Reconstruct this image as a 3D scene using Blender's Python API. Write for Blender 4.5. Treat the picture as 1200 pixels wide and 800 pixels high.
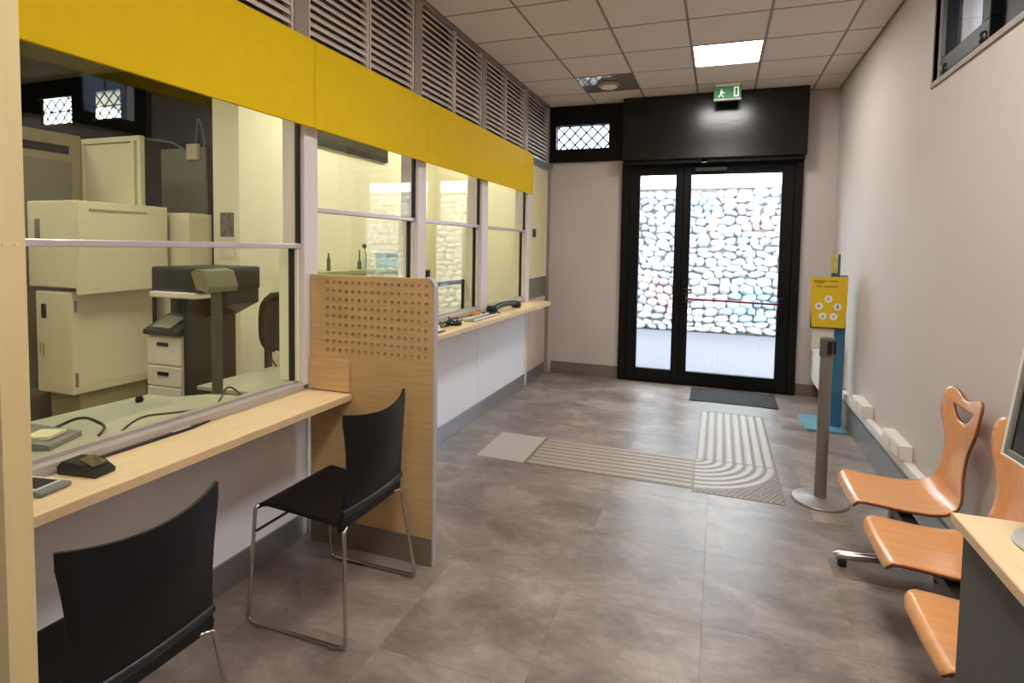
import bpy, bmesh, math, random
from mathutils import Vector, Matrix
from mathutils.geometry import delaunay_2d_cdt
random.seed(7)
SC = bpy.context.scene
PI = math.pi
for o in list(bpy.data.objects): bpy.data.objects.remove(o)

# ------------------------------------------------------------ camera
cd = bpy.data.cameras.new('camera'); cam = bpy.data.objects.new('camera', cd)
SC.collection.objects.link(cam); SC.camera = cam
r_ = Vector((0.942699, 0.333212, 0.016979)); u_ = Vector((-0.033545, 0.044025, 0.998467)); f_ = Vector((-0.331954, 0.941824, -0.05268))
M = Matrix((( r_.x, u_.x, -f_.x, 0), (r_.y, u_.y, -f_.y, 0), (r_.z, u_.z, -f_.z, 1.61), (0, 0, 0, 1)))
cam.matrix_world = M
cd.sensor_fit = 'HORIZONTAL'; cd.sensor_width = 36; cd.lens = 653.0 / 1200 * 36
cd.shift_x = -12.4 / 1200; cd.shift_y = -75.2 / 1200
cd.clip_start = 0.05; cd.clip_end = 200

# ------------------------------------------------------------ sky and exposure
w = bpy.data.worlds.new('sky'); SC.world = w; w.use_nodes = True
wn = w.node_tree.nodes; bg = wn['Background']
bg.inputs['Color'].default_value = (0.80, 0.90, 1.0, 1); bg.inputs['Strength'].default_value = 9.0
SC.view_settings.view_transform = 'Standard'; SC.view_settings.look = 'None'
SC.view_settings.exposure = 0.0; SC.view_settings.gamma = 1.0; SC.view_settings.use_curve_mapping = False
PANEL = 35.0          # radiance of the lit ceiling panels
OFFICE_PANEL = 27.0

# ------------------------------------------------------------ materials
MATS = {}
def lin(c):
    return tuple(((x / 255) / 12.92 if x / 255 <= .04045 else ((x / 255 + .055) / 1.055) ** 2.4) for x in c)
def mat(name, rgb, rough=.5, metal=0, nscale=6, namp=.05, bump=0, bscale=60, stretch=None, emit=0, spec=.5, jitter=0, coat=0):
    if name in MATS: return MATS[name]
    m = bpy.data.materials.new(name); m.use_nodes = True; nt = m.node_tree; N = nt.nodes; L = nt.links
    b = N['Principled BSDF']; c = lin(rgb)
    b.inputs['Roughness'].default_value = rough; b.inputs['Metallic'].default_value = metal
    b.inputs['Specular IOR Level'].default_value = spec
    if coat: b.inputs['Coat Weight'].default_value = coat; b.inputs['Coat Roughness'].default_value = .12
    tc = N.new('ShaderNodeTexCoord'); mp = N.new('ShaderNodeMapping'); L.new(tc.outputs['Object'], mp.inputs['Vector'])
    if stretch: mp.inputs['Scale'].default_value = stretch
    oi = N.new('ShaderNodeObjectInfo')
    nz = N.new('ShaderNodeTexNoise'); nz.inputs['Scale'].default_value = nscale; nz.inputs['Detail'].default_value = 5
    L.new(mp.outputs['Vector'], nz.inputs['Vector'])
    rp = N.new('ShaderNodeValToRGB'); L.new(nz.outputs['Fac'], rp.inputs['Fac'])
    rp.color_ramp.elements[0].position = .3; rp.color_ramp.elements[1].position = .7
    rp.color_ramp.elements[0].color = (*[x * (1 - namp) for x in c], 1); rp.color_ramp.elements[1].color = (*[min(1, x * (1 + namp)) for x in c], 1)
    out = rp.outputs['Color']
    if jitter:
        mr = N.new('ShaderNodeMapRange'); mr.inputs['To Min'].default_value = 1 - jitter; mr.inputs['To Max'].default_value = 1 + jitter
        L.new(oi.outputs['Random'], mr.inputs['Value'])
        mx = N.new('ShaderNodeMix'); mx.data_type = 'RGBA'; mx.blend_type = 'MULTIPLY'; mx.inputs['Factor'].default_value = 1
        cb = N.new('ShaderNodeCombineColor')
        for i in range(3): L.new(mr.outputs[0], cb.inputs[i])
        L.new(out, mx.inputs['A']); L.new(cb.outputs[0], mx.inputs['B']); out = mx.outputs['Result']
    L.new(out, b.inputs['Base Color'])
    if emit:
        b.inputs['Emission Color'].default_value = (*c, 1); b.inputs['Emission Strength'].default_value = emit
    if bump:
        n2 = N.new('ShaderNodeTexNoise'); n2.inputs['Scale'].default_value = bscale; n2.inputs['Detail'].default_value = 3
        L.new(mp.outputs['Vector'], n2.inputs['Vector'])
        bp = N.new('ShaderNodeBump'); bp.inputs['Strength'].default_value = bump; bp.inputs['Distance'].default_value = .01
        L.new(n2.outputs['Fac'], bp.inputs['Height']); L.new(bp.outputs[0], b.inputs['Normal'])
    MATS[name] = m; return m
def glass(name, tint, ior=1.5):
    if name in MATS: return MATS[name]
    m = bpy.data.materials.new(name); m.use_nodes = True; nt = m.node_tree; N = nt.nodes; L = nt.links
    N.remove(N['Principled BSDF'])
    t = N.new('ShaderNodeBsdfTransparent'); t.inputs['Color'].default_value = (*tint, 1)
    g = N.new('ShaderNodeBsdfGlossy'); g.inputs['Roughness'].default_value = 0.0
    fr = N.new('ShaderNodeFresnel'); fr.inputs['IOR'].default_value = ior
    # the same reflectance on both sides of the sheet
    geo = N.new('ShaderNodeNewGeometry'); mn = N.new('ShaderNodeMix'); mn.data_type = 'FLOAT'
    mn.inputs['A'].default_value = ior; mn.inputs['B'].default_value = 1 / ior
    L.new(geo.outputs['Backfacing'], mn.inputs['Factor']); L.new(mn.outputs['Result'], fr.inputs['IOR'])
    mx = N.new('ShaderNodeMixShader'); L.new(fr.outputs[0], mx.inputs['Fac'])
    L.new(t.outputs[0], mx.inputs[1]); L.new(g.outputs[0], mx.inputs[2])
    L.new(mx.outputs[0], N['Material Output'].inputs['Surface'])
    MATS[name] = m; return m
def floor_mat():
    m = bpy.data.materials.new('vinyl tile'); m.use_nodes = True; nt = m.node_tree; N = nt.nodes; L = nt.links
    b = N['Principled BSDF']; b.inputs['Specular IOR Level'].default_value = .55
    tc = N.new('ShaderNodeTexCoord'); oi = N.new('ShaderNodeObjectInfo')
    cmb = N.new('ShaderNodeCombineXYZ')
    ml = N.new('ShaderNodeMath'); ml.operation = 'MULTIPLY'; ml.inputs[1].default_value = .9
    L.new(oi.outputs['Random'], ml.inputs[0]); L.new(ml.outputs[0], cmb.inputs[2])
    ad = N.new('ShaderNodeVectorMath'); L.new(tc.outputs['Object'], ad.inputs[0]); L.new(cmb.outputs[0], ad.inputs[1])
    mp = N.new('ShaderNodeMapping'); mp.inputs['Scale'].default_value = (1, 1.6, 1); L.new(ad.outputs[0], mp.inputs[0])
    n1 = N.new('ShaderNodeTexNoise'); n1.inputs['Scale'].default_value = 2.1; n1.inputs['Detail'].default_value = 7; n1.inputs['Roughness'].default_value = .62
    n1.inputs['Distortion'].default_value = .5
    n2 = N.new('ShaderNodeTexNoise'); n2.inputs['Scale'].default_value = 22; n2.inputs['Detail'].default_value = 6
    L.new(mp.outputs[0], n1.inputs['Vector']); L.new(mp.outputs[0], n2.inputs['Vector'])
    r1 = N.new('ShaderNodeValToRGB'); L.new(n1.outputs['Fac'], r1.inputs['Fac'])
    e = r1.color_ramp.elements; e[0].position = .32; e[0].color = (*lin((105, 93, 86)), 1); e[1].position = .68; e[1].color = (*lin((164, 150, 140)), 1)
    k = e.new(.5); k.color = (*lin((134, 121, 113)), 1)
    mx = N.new('ShaderNodeMix'); mx.data_type = 'RGBA'; mx.blend_type = 'OVERLAY'; mx.inputs['Factor'].default_value = .3
    L.new(r1.outputs[0], mx.inputs['A']); L.new(n2.outputs['Fac'], mx.inputs['B']); L.new(mx.outputs['Result'], b.inputs['Base Color'])
    mr = N.new('ShaderNodeMapRange'); mr.inputs['To Min'].default_value = .26; mr.inputs['To Max'].default_value = .44
    L.new(n1.outputs['Fac'], mr.inputs['Value']); L.new(mr.outputs[0], b.inputs['Roughness'])
    bp = N.new('ShaderNodeBump'); bp.inputs['Strength'].default_value = .12; bp.inputs['Distance'].default_value = .004
    L.new(n2.outputs['Fac'], bp.inputs['Height']); L.new(bp.outputs[0], b.inputs['Normal'])
    return m
WALL = mat('wall paint', (207, 197, 190), .75, bump=.08, bscale=180, nscale=1.2, namp=.02)
WALLG = mat('greyer end wall paint', (198, 188, 182), .75, bump=.08, bscale=180, nscale=1.2, namp=.02)  # slightly darker than the other wall paint
CEIL = mat('ceiling tile mineral', (222, 209, 197), .9, bump=.25, bscale=260, nscale=90, namp=.04, jitter=.02)
GRID = mat('ceiling grid', (140, 126, 112), .6)
YEL = mat('yellow laminate', (223, 186, 0), .6, spec=.15, nscale=14, namp=.03, bump=.05, bscale=90)
LOUV = mat('louvre slat', (214, 201, 190), .5, nscale=3, namp=.03)
LFR = mat('louvre frame', (150, 137, 126), .55)
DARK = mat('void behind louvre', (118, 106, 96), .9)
POST = mat('post aluminium', (222, 212, 212), .4, namp=.02)
GASK = mat('black gasket', (22, 20, 18), .5)
ALU = mat('satin aluminium', (150, 146, 144), .38, metal=.7, namp=.03)
RAIL = mat('glass rail', (205, 196, 200), .3, metal=.4)
LAM = mat('white laminate', (238, 238, 244), .35, nscale=2, namp=.012)
PINK = mat('pinkish laminate', (214, 190, 178), .4, nscale=2, namp=.02)
SKIRT = mat('grey skirting', (132, 126, 120), .35, metal=.25, namp=.03)
SKIRTD = mat('brown grey skirting', (118, 106, 94), .5, namp=.05)
BIRCH = mat('birch laminate', (236, 206, 160), .45, nscale=5, namp=.07, stretch=(1, 1, 9), bump=.03)
BIRCHT = mat('birch worktop', (238, 210, 166), .32, nscale=5, namp=.06, stretch=(9, 1, 9))
BIRCHE = mat('birch worktop edge', (222, 190, 150), .4, nscale=8, namp=.06)
BIRCHD = mat('birch divider', (198, 162, 114), .5, nscale=5, namp=.09, stretch=(.8, 1, 9), bump=.03)
BEECH = mat('beech plywood seat', (226, 158, 96), .3, nscale=4, namp=.09, stretch=(.6, 6, 4), coat=.35)
BEECHE = mat('beech plywood edge', (120, 66, 40), .5, nscale=60, namp=.2)
BLACKP = mat('black frame paint', (8, 7, 7), .45, spec=.22, nscale=4, namp=.1)
BLACKB = mat('black header panel', (10, 9, 9), .22, nscale=4, namp=.1, bump=.08, bscale=30)
NAVY = mat('navy black seat plastic', (9, 10, 15), .5, spec=.35, bump=.06, bscale=200, nscale=40)
CHROME = mat('chrome tube', (190, 184, 178), .22, metal=1, namp=.01)
DKMET = mat('dark beam metal', (62, 58, 56), .45, metal=.5)
BLKPL = mat('black plastic', (20, 20, 20), .35)
GRYPL = mat('grey plastic', (120, 122, 116), .45)
WHTPL = mat('white plastic', (232, 224, 214), .4)
CREAM = mat('cream metal casing', (230, 222, 194), .45, nscale=3, namp=.03)
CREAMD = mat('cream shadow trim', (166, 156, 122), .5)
OFWALL = mat('cream office wall', (240, 235, 212), .8, nscale=2, namp=.02)
OFGREY = mat('grey office board', (140, 136, 118), .7, nscale=2, namp=.05)
OFDARK = mat('black office band', (6, 6, 6), .6, spec=.1)
DESKG = mat('pale grey green desk', (176, 178, 160), .4)
DESKS = mat('dark grey desk side', (84, 84, 80), .6, nscale=120, namp=.08)
MATD = mat('charcoal entrance mat', (44, 43, 44), .95, bump=.6, bscale=320, nscale=200, namp=.25)
TACT = mat('tactile strip', (160, 148, 136), .45, nscale=30, namp=.05)
TACTR = mat('tactile rib', (170, 160, 148), .4, nscale=30, namp=.04)  # paler than the cross ribs: the door's reflection is in the colour
TACTB = mat('tactile base', (112, 100, 88), .5, nscale=30, namp=.06)
TACTS = mat('smooth beige tactile tile', (182, 175, 165), .5, nscale=120, namp=.04)
BLUE = mat('blue steel', (52, 108, 144), .35, namp=.04)
BLUEF = mat('blue foot plate', (100, 152, 172), .3, namp=.04)
YSIGN = mat('yellow card', (232, 196, 22), .45, nscale=20, namp=.02)
WHITE = mat('white print', (250, 246, 240), .5)
PRINT = mat('dark yellow print', (170, 134, 10), .5)
PRINTM = mat('purple grey print', (130, 110, 130), .5)
GREEN = mat('exit green', (20, 116, 62), .4, emit=.25)
EXITW = mat('exit white', (240, 250, 240), .4, emit=.4)
RED = mat('red push bar', (150, 22, 40), .35)
STONEC = [mat('stone %d' % i, c, .9, nscale=9, namp=.22, bump=.6, bscale=20) for i, c in enumerate([(204, 202, 204), (190, 190, 197), (212, 209, 204), (178, 180, 186)])]
STONEB = mat('stone pale blue', (170, 194, 201), .9, nscale=9, namp=.2, bump=.5, bscale=20)
STONER = mat('stone rosy', (210, 190, 188), .9, nscale=9, namp=.2, bump=.5, bscale=20)
MORTAR = mat('wall mortar', (150, 147, 146), .95, nscale=14, namp=.3, bump=.5, bscale=40)
ASPH = mat('pale paving outside', (108, 106, 112), .9, nscale=30, namp=.12, bump=.4, bscale=90)
PINK2 = mat('poster grey', (110, 104, 96), .6, nscale=18, namp=.6)
PANELM = mat('lit panel diffuser', (255, 252, 247), .5, emit=PANEL)
OFPANEL = mat('lit office panel', (255, 250, 232), .5, emit=OFFICE_PANEL)
MIRR = mat('unlit glossy panel', (136, 126, 112), .06, spec=.8)
TEAL = mat('green cabinet top', (168, 176, 128), .5)
LBLUE = mat('light blue plastic', (178, 206, 222), .3)
ORANGE = mat('orange plastic', (214, 146, 60), .5)
GL = glass('counter glass', (.965, .97, .90))
GLD = glass('door glass', (.97, .985, .98))
GLW = glass('window glass', (.97, .98, 1.0))
SCREEN = mat('dark screen', (34, 26, 18), .08)
FLOORM = floor_mat()

# ------------------------------------------------------------ mesh builder
class MB:
    def __init__(s): s.v = []; s.f = []
    def add(s, vs, fs):
        o = len(s.v); s.v += [tuple(v) for v in vs]; s.f += [tuple(i + o for i in f) for f in fs]; return s
    def box(s, x0, x1, y0, y1, z0, z1, b=0):
        if b <= 0:
            vs = [(x, y, z) for x in (x0, x1) for y in (y0, y1) for z in (z0, z1)]
            return s.add(vs, [(0, 1, 3, 2), (4, 6, 7, 5), (0, 4, 5, 1), (2, 3, 7, 6), (0, 2, 6, 4), (1, 5, 7, 3)])
        bm = bmesh.new(); bmesh.ops.create_cube(bm, size=1)
        for v in bm.verts: v.co = Vector(((x0 + x1) / 2 + v.co.x * (x1 - x0), (y0 + y1) / 2 + v.co.y * (y1 - y0), (z0 + z1) / 2 + v.co.z * (z1 - z0)))
        b = min(b, (x1 - x0) * .45, (y1 - y0) * .45, (z1 - z0) * .45)
        bmesh.ops.bevel(bm, geom=bm.edges[:], offset=b, segments=2, affect='EDGES', profile=.5)
        bm.verts.ensure_lookup_table(); bm.verts.index_update()
        s.add([v.co[:] for v in bm.verts], [[v.index for v in f.verts] for f in bm.faces]); bm.free(); return s
    def prism(s, poly, axis, a0, a1):
        # poly: 2D points; axis 'x': (y,z), 'y': (x,z), 'z': (x,y)
        n = len(poly)
        def P(p, a): return {'x': (a, p[0], p[1]), 'y': (p[0], a, p[1]), 'z': (p[0], p[1], a)}[axis]
        vs = [P(p, a0) for p in poly] + [P(p, a1) for p in poly]
        fs = [tuple(range(n))[::-1], tuple(range(n, 2 * n))] + [(i, (i + 1) % n, n + (i + 1) % n, n + i) for i in range(n)]
        return s.add(vs, fs)
    def tube(s, pts, r, n=10, cap=True):
        pts = [Vector(p) for p in pts]; rings = []; prev = None
        rr = r if isinstance(r, (list, tuple)) else [r] * len(pts)
        for i, p in enumerate(pts):
            t = (pts[min(i + 1, len(pts) - 1)] - pts[max(i - 1, 0)]).normalized()
            if prev is None:
                a = Vector((0, 0, 1)) if abs(t.z) < .9 else Vector((1, 0, 0)); nrm = t.cross(a).normalized()
            else: nrm = (prev - t * prev.dot(t)).normalized()
            prev = nrm; bn = t.cross(nrm)
            rings.append([p + rr[i] * (math.cos(2 * PI * k / n) * nrm + math.sin(2 * PI * k / n) * bn) for k in range(n)])
        vs = [v for R in rings for v in R]; fs = []
        for i in range(len(pts) - 1):
            for k in range(n): fs.append((i * n + k, i * n + (k + 1) % n, (i + 1) * n + (k + 1) % n, (i + 1) * n + k))
        if cap: fs += [tuple(range(n))[::-1], tuple((len(pts) - 1) * n + k for k in range(n))]
        return s.add(vs, fs)
    def lathe(s, prof, c, n=28, axis='z'):
        vs = []; fs = []
        for (r, h) in prof:
            for k in range(n):
                a = 2 * PI * k / n; p = (r * math.cos(a), r * math.sin(a), h)
                if axis == 'x': p = (p[2], p[0], p[1])
                if axis == 'y': p = (p[0], p[2], p[1])
                vs.append((c[0] + p[0], c[1] + p[1], c[2] + p[2]))
        for i in range(len(prof) - 1):
            for k in range(n): fs.append((i * n + k, i * n + (k + 1) % n, (i + 1) * n + (k + 1) % n, (i + 1) * n + k))
        fs += [tuple(range(n))[::-1], tuple((len(prof) - 1) * n + k for k in range(n))]
        return s.add(vs, fs)
    def xf(s, Mx): s.v = [tuple(Mx @ Vector(v)) for v in s.v]; return s
def arc(c, r, a0, a1, n, ax='xy', k=0):
    o = []
    for i in range(n + 1):
        a = math.radians(a0 + (a1 - a0) * i / n); p, q = r * math.cos(a), r * math.sin(a)
        o.append({'xy': (c[0] + p, c[1] + q, c[2]), 'xz': (c[0] + p, c[1], c[2] + q), 'yz': (c[0], c[1] + p, c[2] + q)}[ax])
    return o
def path(pts, r, n=5):
    """polyline with rounded corners"""
    P = [Vector(p) for p in pts]; o = [P[0]]
    for i in range(1, len(P) - 1):
        a = (P[i - 1] - P[i]); b = (P[i + 1] - P[i]); rr = min(r, a.length * .45, b.length * .45)
        s, e = P[i] + a.normalized() * rr, P[i] + b.normalized() * rr
        for k in range(n + 1):
            t = k / n; o.append((1 - t) ** 2 * s + 2 * t * (1 - t) * P[i] + t * t * e)
    o.append(P[-1]); return o
OFF = {}
def link(o): SC.collection.objects.link(o); return o
def build(name, mb, m, parent=None, smooth=None, loc=(0, 0, 0)):
    off = OFF[parent.name] if parent is not None else Vector(loc)
    me = bpy.data.meshes.new(name); me.from_pydata([tuple(Vector(v) - off) for v in mb.v], [], mb.f)
    bm = bmesh.new(); bm.from_mesh(me); bmesh.ops.recalc_face_normals(bm, faces=bm.faces)
    if smooth is not None:
        for f in bm.faces: f.smooth = True
        for e in bm.edges:
            if len(e.link_faces) == 2 and e.calc_face_angle(0) > math.radians(smooth): e.smooth = False
    bm.to_mesh(me); bm.free()
    me.materials.append(m); o = link(bpy.data.objects.new(name, me))
    if parent is not None: o.parent = parent
    else: o.location = off
    OFF[o.name] = off; return o
def tag(o, label, cat, group=None, kind=None):
    o['label'] = label; o['category'] = cat
    if group: o['group'] = group
    if kind: o['kind'] = kind
    return o
def thing(name, label, cat, loc, group=None):
    o = link(bpy.data.objects.new(name, None)); o.location = loc; o.empty_display_size = .1
    OFF[o.name] = Vector(loc); return tag(o, label, cat, group)
def struct(name, mb, m, label=None, cat=None, smooth=None):
    o = build(name, mb, m, smooth=smooth); o['kind'] = 'structure'
    if label: o['label'] = label
    if cat: o['category'] = cat
    return o
def sroot(name, label, cat, loc=(0, 0, 0)):
    o = thing(name, label, cat, loc); o['kind'] = 'structure'; return o
def copy_tree(o, parent=None):
    c = o.copy(); link(c); OFF[c.name] = OFF.get(o.name, Vector())
    if parent is not None: c.parent = parent
    for ch in list(o.children): copy_tree(ch, c)
    return c
def B(*a, **k): return MB().box(*a, **k)

# ------------------------------------------------------------ setting
H = 3.40; XL = -2.11; XR = 1.18; YE = 6.93; YN = -2.6
OX0 = -7.4; OY0 = -1.6      # back office extents
# floor of tiles
fl = sroot('floor', 'mottled brown-grey vinyl tile floor of the public hall', 'floor', (0, 0, 0))
build('underlay', B(XL - .1, XR + .1, YN, YE + .1, -.08, -.0012), SKIRTD, fl)
tx = [-1.24 + .61 * k for k in range(-2, 5)]; ty = [1.85 + .61 * k for k in range(-8, 10)]
proto = {}
for ya in ty:
    for xa in tx:
        x0, x1 = max(xa, XL - .02), min(xa + .61, XR); y0, y1 = max(ya, YN), min(ya + .61, YE + .05)
        if x1 - x0 < .02 or y1 - y0 < .02: continue
        mb = MB(); g = .0003
        mb.add([(x0 + g, y0 + g, -.0012), (x1 - g, y0 + g, -.0012), (x1 - g, y1 - g, -.0012), (x0 + g, y1 - g, -.0012),
                (x0 + g, y0 + g, -.0006), (x1 - g, y0 + g, -.0006), (x1 - g, y1 - g, -.0006), (x0 + g, y1 - g, -.0006),
                (x0 + .0012, y0 + .0012, 0), (x1 - .0012, y0 + .0012, 0), (x1 - .0012, y1 - .0012, 0), (x0 + .0012, y1 - .0012, 0)],
               [(0, 3, 2, 1), (0, 1, 5, 4), (1, 2, 6, 5), (2, 3, 7, 6), (3, 0, 4, 7), (4, 5, 9, 8), (5, 6, 10, 9), (6, 7, 11, 10), (7, 4, 8, 11), (8, 9, 10, 11)])
        build('floor_tile', mb, FLOORM, fl)
struct('floor_office', B(OX0, XL - .1, OY0, YE, -.08, -.0006), SKIRTD, 'dull floor of the back office behind the teller windows', 'floor')
# ceiling of tiles on a grid
ce = sroot('ceiling', 'suspended ceiling of square mineral tiles on a thin metal grid', 'ceiling', (0, 0, H))
build('slab', B(OX0 - .1, XR + .1, YN - .1, YE + .2, H + .16, H + .28), DARK, ce)
cx = [XL, -2.096 + .6, -.896, -.296, .304, .904, XR]; cx[0] = -2.096
rowsY = [5.783 + .6 * k for k in range(-13, 2)]
lights = {(-.296, 5.183), (-.296, 2.183), (-.296, .383), (-.296, -1.417)}
glossy = (-1.496, 5.783)
yy = [YN] + [y for y in rowsY if y > YN] + [YE]
for j in range(len(yy) - 1):
    for i in range(len(cx) - 1):
        x0, x1, y0, y1 = cx[i], cx[i + 1], yy[j], yy[j + 1]
        if any(abs(x0 - a) < .02 and abs(y0 - b) < .02 for a, b in lights): continue
        if abs(x0 - glossy[0]) < .02 and abs(y0 - glossy[1]) < .02: continue
        if y1 - y0 < .05: continue
        mb = MB(); g = .008; e = .016
        a = [(x0 + g, y0 + g), (x1 - g, y0 + g), (x1 - g, y1 - g), (x0 + g, y1 - g)]; b2 = [(x0 + e, y0 + e), (x1 - e, y0 + e), (x1 - e, y1 - e), (x0 + e, y1 - e)]
        mb.add([(p[0], p[1], H + .02) for p in a] + [(p[0], p[1], H + .004) for p in a] + [(p[0], p[1], H - .002) for p in b2],
               [(0, 1, 2, 3)] + [(k, 4 + k, 4 + (k + 1) % 4, (k + 1) % 4) for k in range(4)] + [(4 + k, 8 + k, 8 + (k + 1) % 4, 4 + (k + 1) % 4) for k in range(4)] + [(8, 11, 10, 9)])
        build('ceiling_tile', mb, CEIL, ce)
for x in cx: build('grid_bar', B(x - .009, x + .009, YN, YE, H + .001, H + .03), GRID, ce)
for y in yy: build('grid_bar', B(cx[0], XR, y - .009, y + .009, H + .0005, H + .03), GRID, ce)
build('edge_angle', B(XR - .022, XR, YN, YE, H - .004, H + .02), GRID, ce)
build('edge_angle', B(XL, XR, YE - .022, YE, H - .004, H + .02), GRID, ce)
lab = ['bright square ceiling panel lamp before the exit door', 'square ceiling panel lamp above the chairs at the counter', 'square ceiling panel lamp right above the camera', 'square ceiling panel lamp farthest from the exit door']
for (x, y), l in zip(sorted(lights, key=lambda q: -q[1]), lab):
    t = thing('ceiling_lamp', l, 'ceiling lamp', (x + .3, y + .3, H))
    build('frame', MB().box(x + .01, x + .59, y + .01, y + .02, H - .004, H + .03).box(x + .01, x + .59, y + .58, y + .59, H - .004, H + .03).box(x + .01, x + .02, y + .02, y + .58, H - .004, H + .03).box(x + .58, x + .59, y + .02, y + .58, H - .004, H + .03), WHTPL, t)
    build('diffuser', B(x + .02, x + .58, y + .02, y + .58, H, H + .02), PANELM, t)
t = thing('ceiling_panel', 'unlit glossy square ceiling panel with a round detector, near the lattice window', 'ceiling panel', (-1.196, 6.083, H))
build('plate', B(-1.484, -.908, 5.795, 6.371, H - .004, H + .02), MIRR, t)
t = thing('smoke_detector', 'round white detector under the glossy ceiling panel', 'detector', (-1.19, 6.07, H - .004))
build('ring', MB().lathe([(.12, 0), (.125, -.012), (.11, -.03), (.085, -.034)], (-1.19, 6.07, H - .004), 28), LFR, t, 40)
build('cover', MB().lathe([(.09, -.03), (.085, -.045), (.05, -.052)], (-1.19, 6.07, H - .004), 28), WHTPL, t, 40)

# right wall with its high window opening  Y 2.45..4.05, z 2.64..3.25
w0, w1, z0, z1 = 2.2, 4.05, 2.64, 3.24
mb = MB().box(XR, XR + .35, YN, w0, 0, H + .3).box(XR, XR + .35, w1, YE + .3, 0, H + .3).box(XR, XR + .35, w0, w1, 0, z0).box(XR, XR + .35, w0, w1, z1, H + .3)
struct('wall_right', mb, WALL, 'plain pale plaster wall behind the orange bench', 'wall')
struct('wall_near', B(OX0, XR + .1, YN - .1, YN, 0, H + .3), WALL, 'plain pale wall behind the camera', 'wall')
# end wall: opening for the door and for the transom
mb = MB().box(-2.35, -1.155, YE, YE + .3, 0, 2.70).box(.848, XR, YE, YE + .3, 0, H + .2).box(-2.35, XL + .02, YE - .02, YE + .3, 2.7, H + .2)
struct('wall_end', mb, WALLG, 'grey-beige end wall around the black exit door', 'wall')
# baseboards
struct('baseboard_end', MB().box(-2.03, -1.72, YE - .018, YE, 0, .15, .003).box(-1.715, -1.158, YE - .018, YE, 0, .15, .003).box(.852, 1.145, YE - .018, YE, 0, .13, .003), SKIRTD, 'brown-grey skirting along the end wall', 'skirting')
struct('baseboard_right', B(1.147, XR, YN, YE - .02, 0, .205, .004), SKIRT, 'grey skirting along the right wall under the white trunking', 'skirting')
# black header box over the door
h = sroot('trim_1', 'deep black header box above the exit door', 'header box', (0, 6.8, 2.66))
build('header_panel', B(-1.135, .852, 6.70, YE + .1, 2.665, H - .006, .006), BLACKB, h)
build('lower_lip', B(-1.12, .84, 6.74, 6.90, 2.62, 2.664, .004), BLACKP, h)
# transom window
t = sroot('window_5', 'black transom window with white diamond lattice in the corner left of the header', 'window', (-1.7, YE, 2.7))
X0, X1 = XL + .02, -1.137
build('window_frame', MB().box(X0, -2.005, 6.88, 7.0, 2.70, H - .006).box(-1.333, X1, 6.88, 7.0, 2.70, H - .006).box(-2.005, -1.333, 6.88, 7.0, 2.70, 2.862).box(-2.005, -1.333, 6.88, 7.0, 3.155, H - .006), BLACKP, t)
build('pane', B(-2.005, -1.333, 6.965, 6.971, 2.862, 3.155), GLW, t)
def lattice(parent, x0, x1, y, z0, z1, p, r, m, ortho=False):
    mb = MB(); w_, h_ = x1 - x0, z1 - z0
    for s in (1, -1):
        c = -h_
        while c < w_ + h_:
            # line x = c + s*z'
            a = [(c + 0, 0), (c + h_, h_)] if s == 1 else [(c + h_, 0), (c, h_)]
            (xa, za), (xb, zb) = a
            # clip
            def at(x): return za + (x - xa) / (xb - xa) * (zb - za)
            lo, hi = max(0, min(xa, xb)), min(w_, max(xa, xb))
            if hi - lo > .01: mb.tube([(x0 + lo, y, z0 + at(lo)), (x0 + hi, y, z0 + at(hi))], r, 6)
            c += p
    return build('lattice', mb, m, parent)
LATM = mat('lattice grey', (70, 70, 76), .5)
lattice(t, -2.005, -1.333, 7.01, 2.862, 3.155, .145, .012, LATM)
# exit door
d = sroot('door_1', 'black framed glass exit door with narrow and wide leaf', 'door', (-.15, YE, 0))
fr = MB().box(-1.153, -1.06, 6.87, 7.0, 0, 2.66, .004).box(.76, .846, 6.87, 7.0, 0, 2.66, .004).box(-1.06, .76, 6.87, 7.0, 2.60, 2.66, .004)
build('door_frame', fr, BLACKP, d)
def leaf(x0, x1, gx0, gx1, gz0, gz1):
    a = build('door_leaf', MB().box(x0, gx0, 6.89, 6.95, .0145, 2.598, .004).box(gx1, x1, 6.89, 6.95, .0145, 2.598, .004)
              .box(gx0, gx1, 6.89, 6.95,   .0145, gz0, .004).box(gx0, gx1, 6.89, 6.95, gz1, 2.598, .004), BLACKP, d)
    build('pane', B(gx0, gx1, 6.917, 6.923, gz0, gz1), GLD, a); return a
build('door_stop', MB().box(-1.075, -1.03, 6.951, 6.995, 0, 2.60).box(.73, .775, 6.951, 6.995, 0, 2.60).box(-.46, -.40, 6.951, 6.975, .02, 2.595).box(-1.03, .73, 6.951, 6.995, 2.58, 2.62), BLACKP, d)
build('threshold', B(-1.06, .76, 6.87, 7.0, 0, .014), BLACKP, d)
l1 = leaf(-1.058, -.432, -.935, -.518, .165, 2.508); l2 = leaf(-.428, .758, -.34, .632, .165, 2.504)
build('push_bar', MB().tube([(-.36, 6.84, 1.043), (.635, 6.84, 1.022)], .013, 12), RED, l2, 60)
build('bar_bracket', MB().box(-.42, -.36, 6.82, 6.89, .99, 1.11, .008), BLACKP, l2)
build('bar_bracket', MB().box(.635, .70, 6.82, 6.89, .96, 1.09, .008), BLACKP, l2)
build('door_lock', MB().lathe([(.014, 0), (.014, .03)], (-.39, 6.86, 1.22), 12, 'y').box(-.395, -.30, 6.845, 6.86, 1.14, 1.16, .003), BLKPL, l2)
build('door_closer', MB().box(-.30, .05, 6.84, 6.89, 2.535, 2.585, .006), BLKPL, l2)
build('lock_plate', MB().box(-.23, -.17, 6.74, 6.742, 2.62, 2.65), WHTPL, h)
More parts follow.
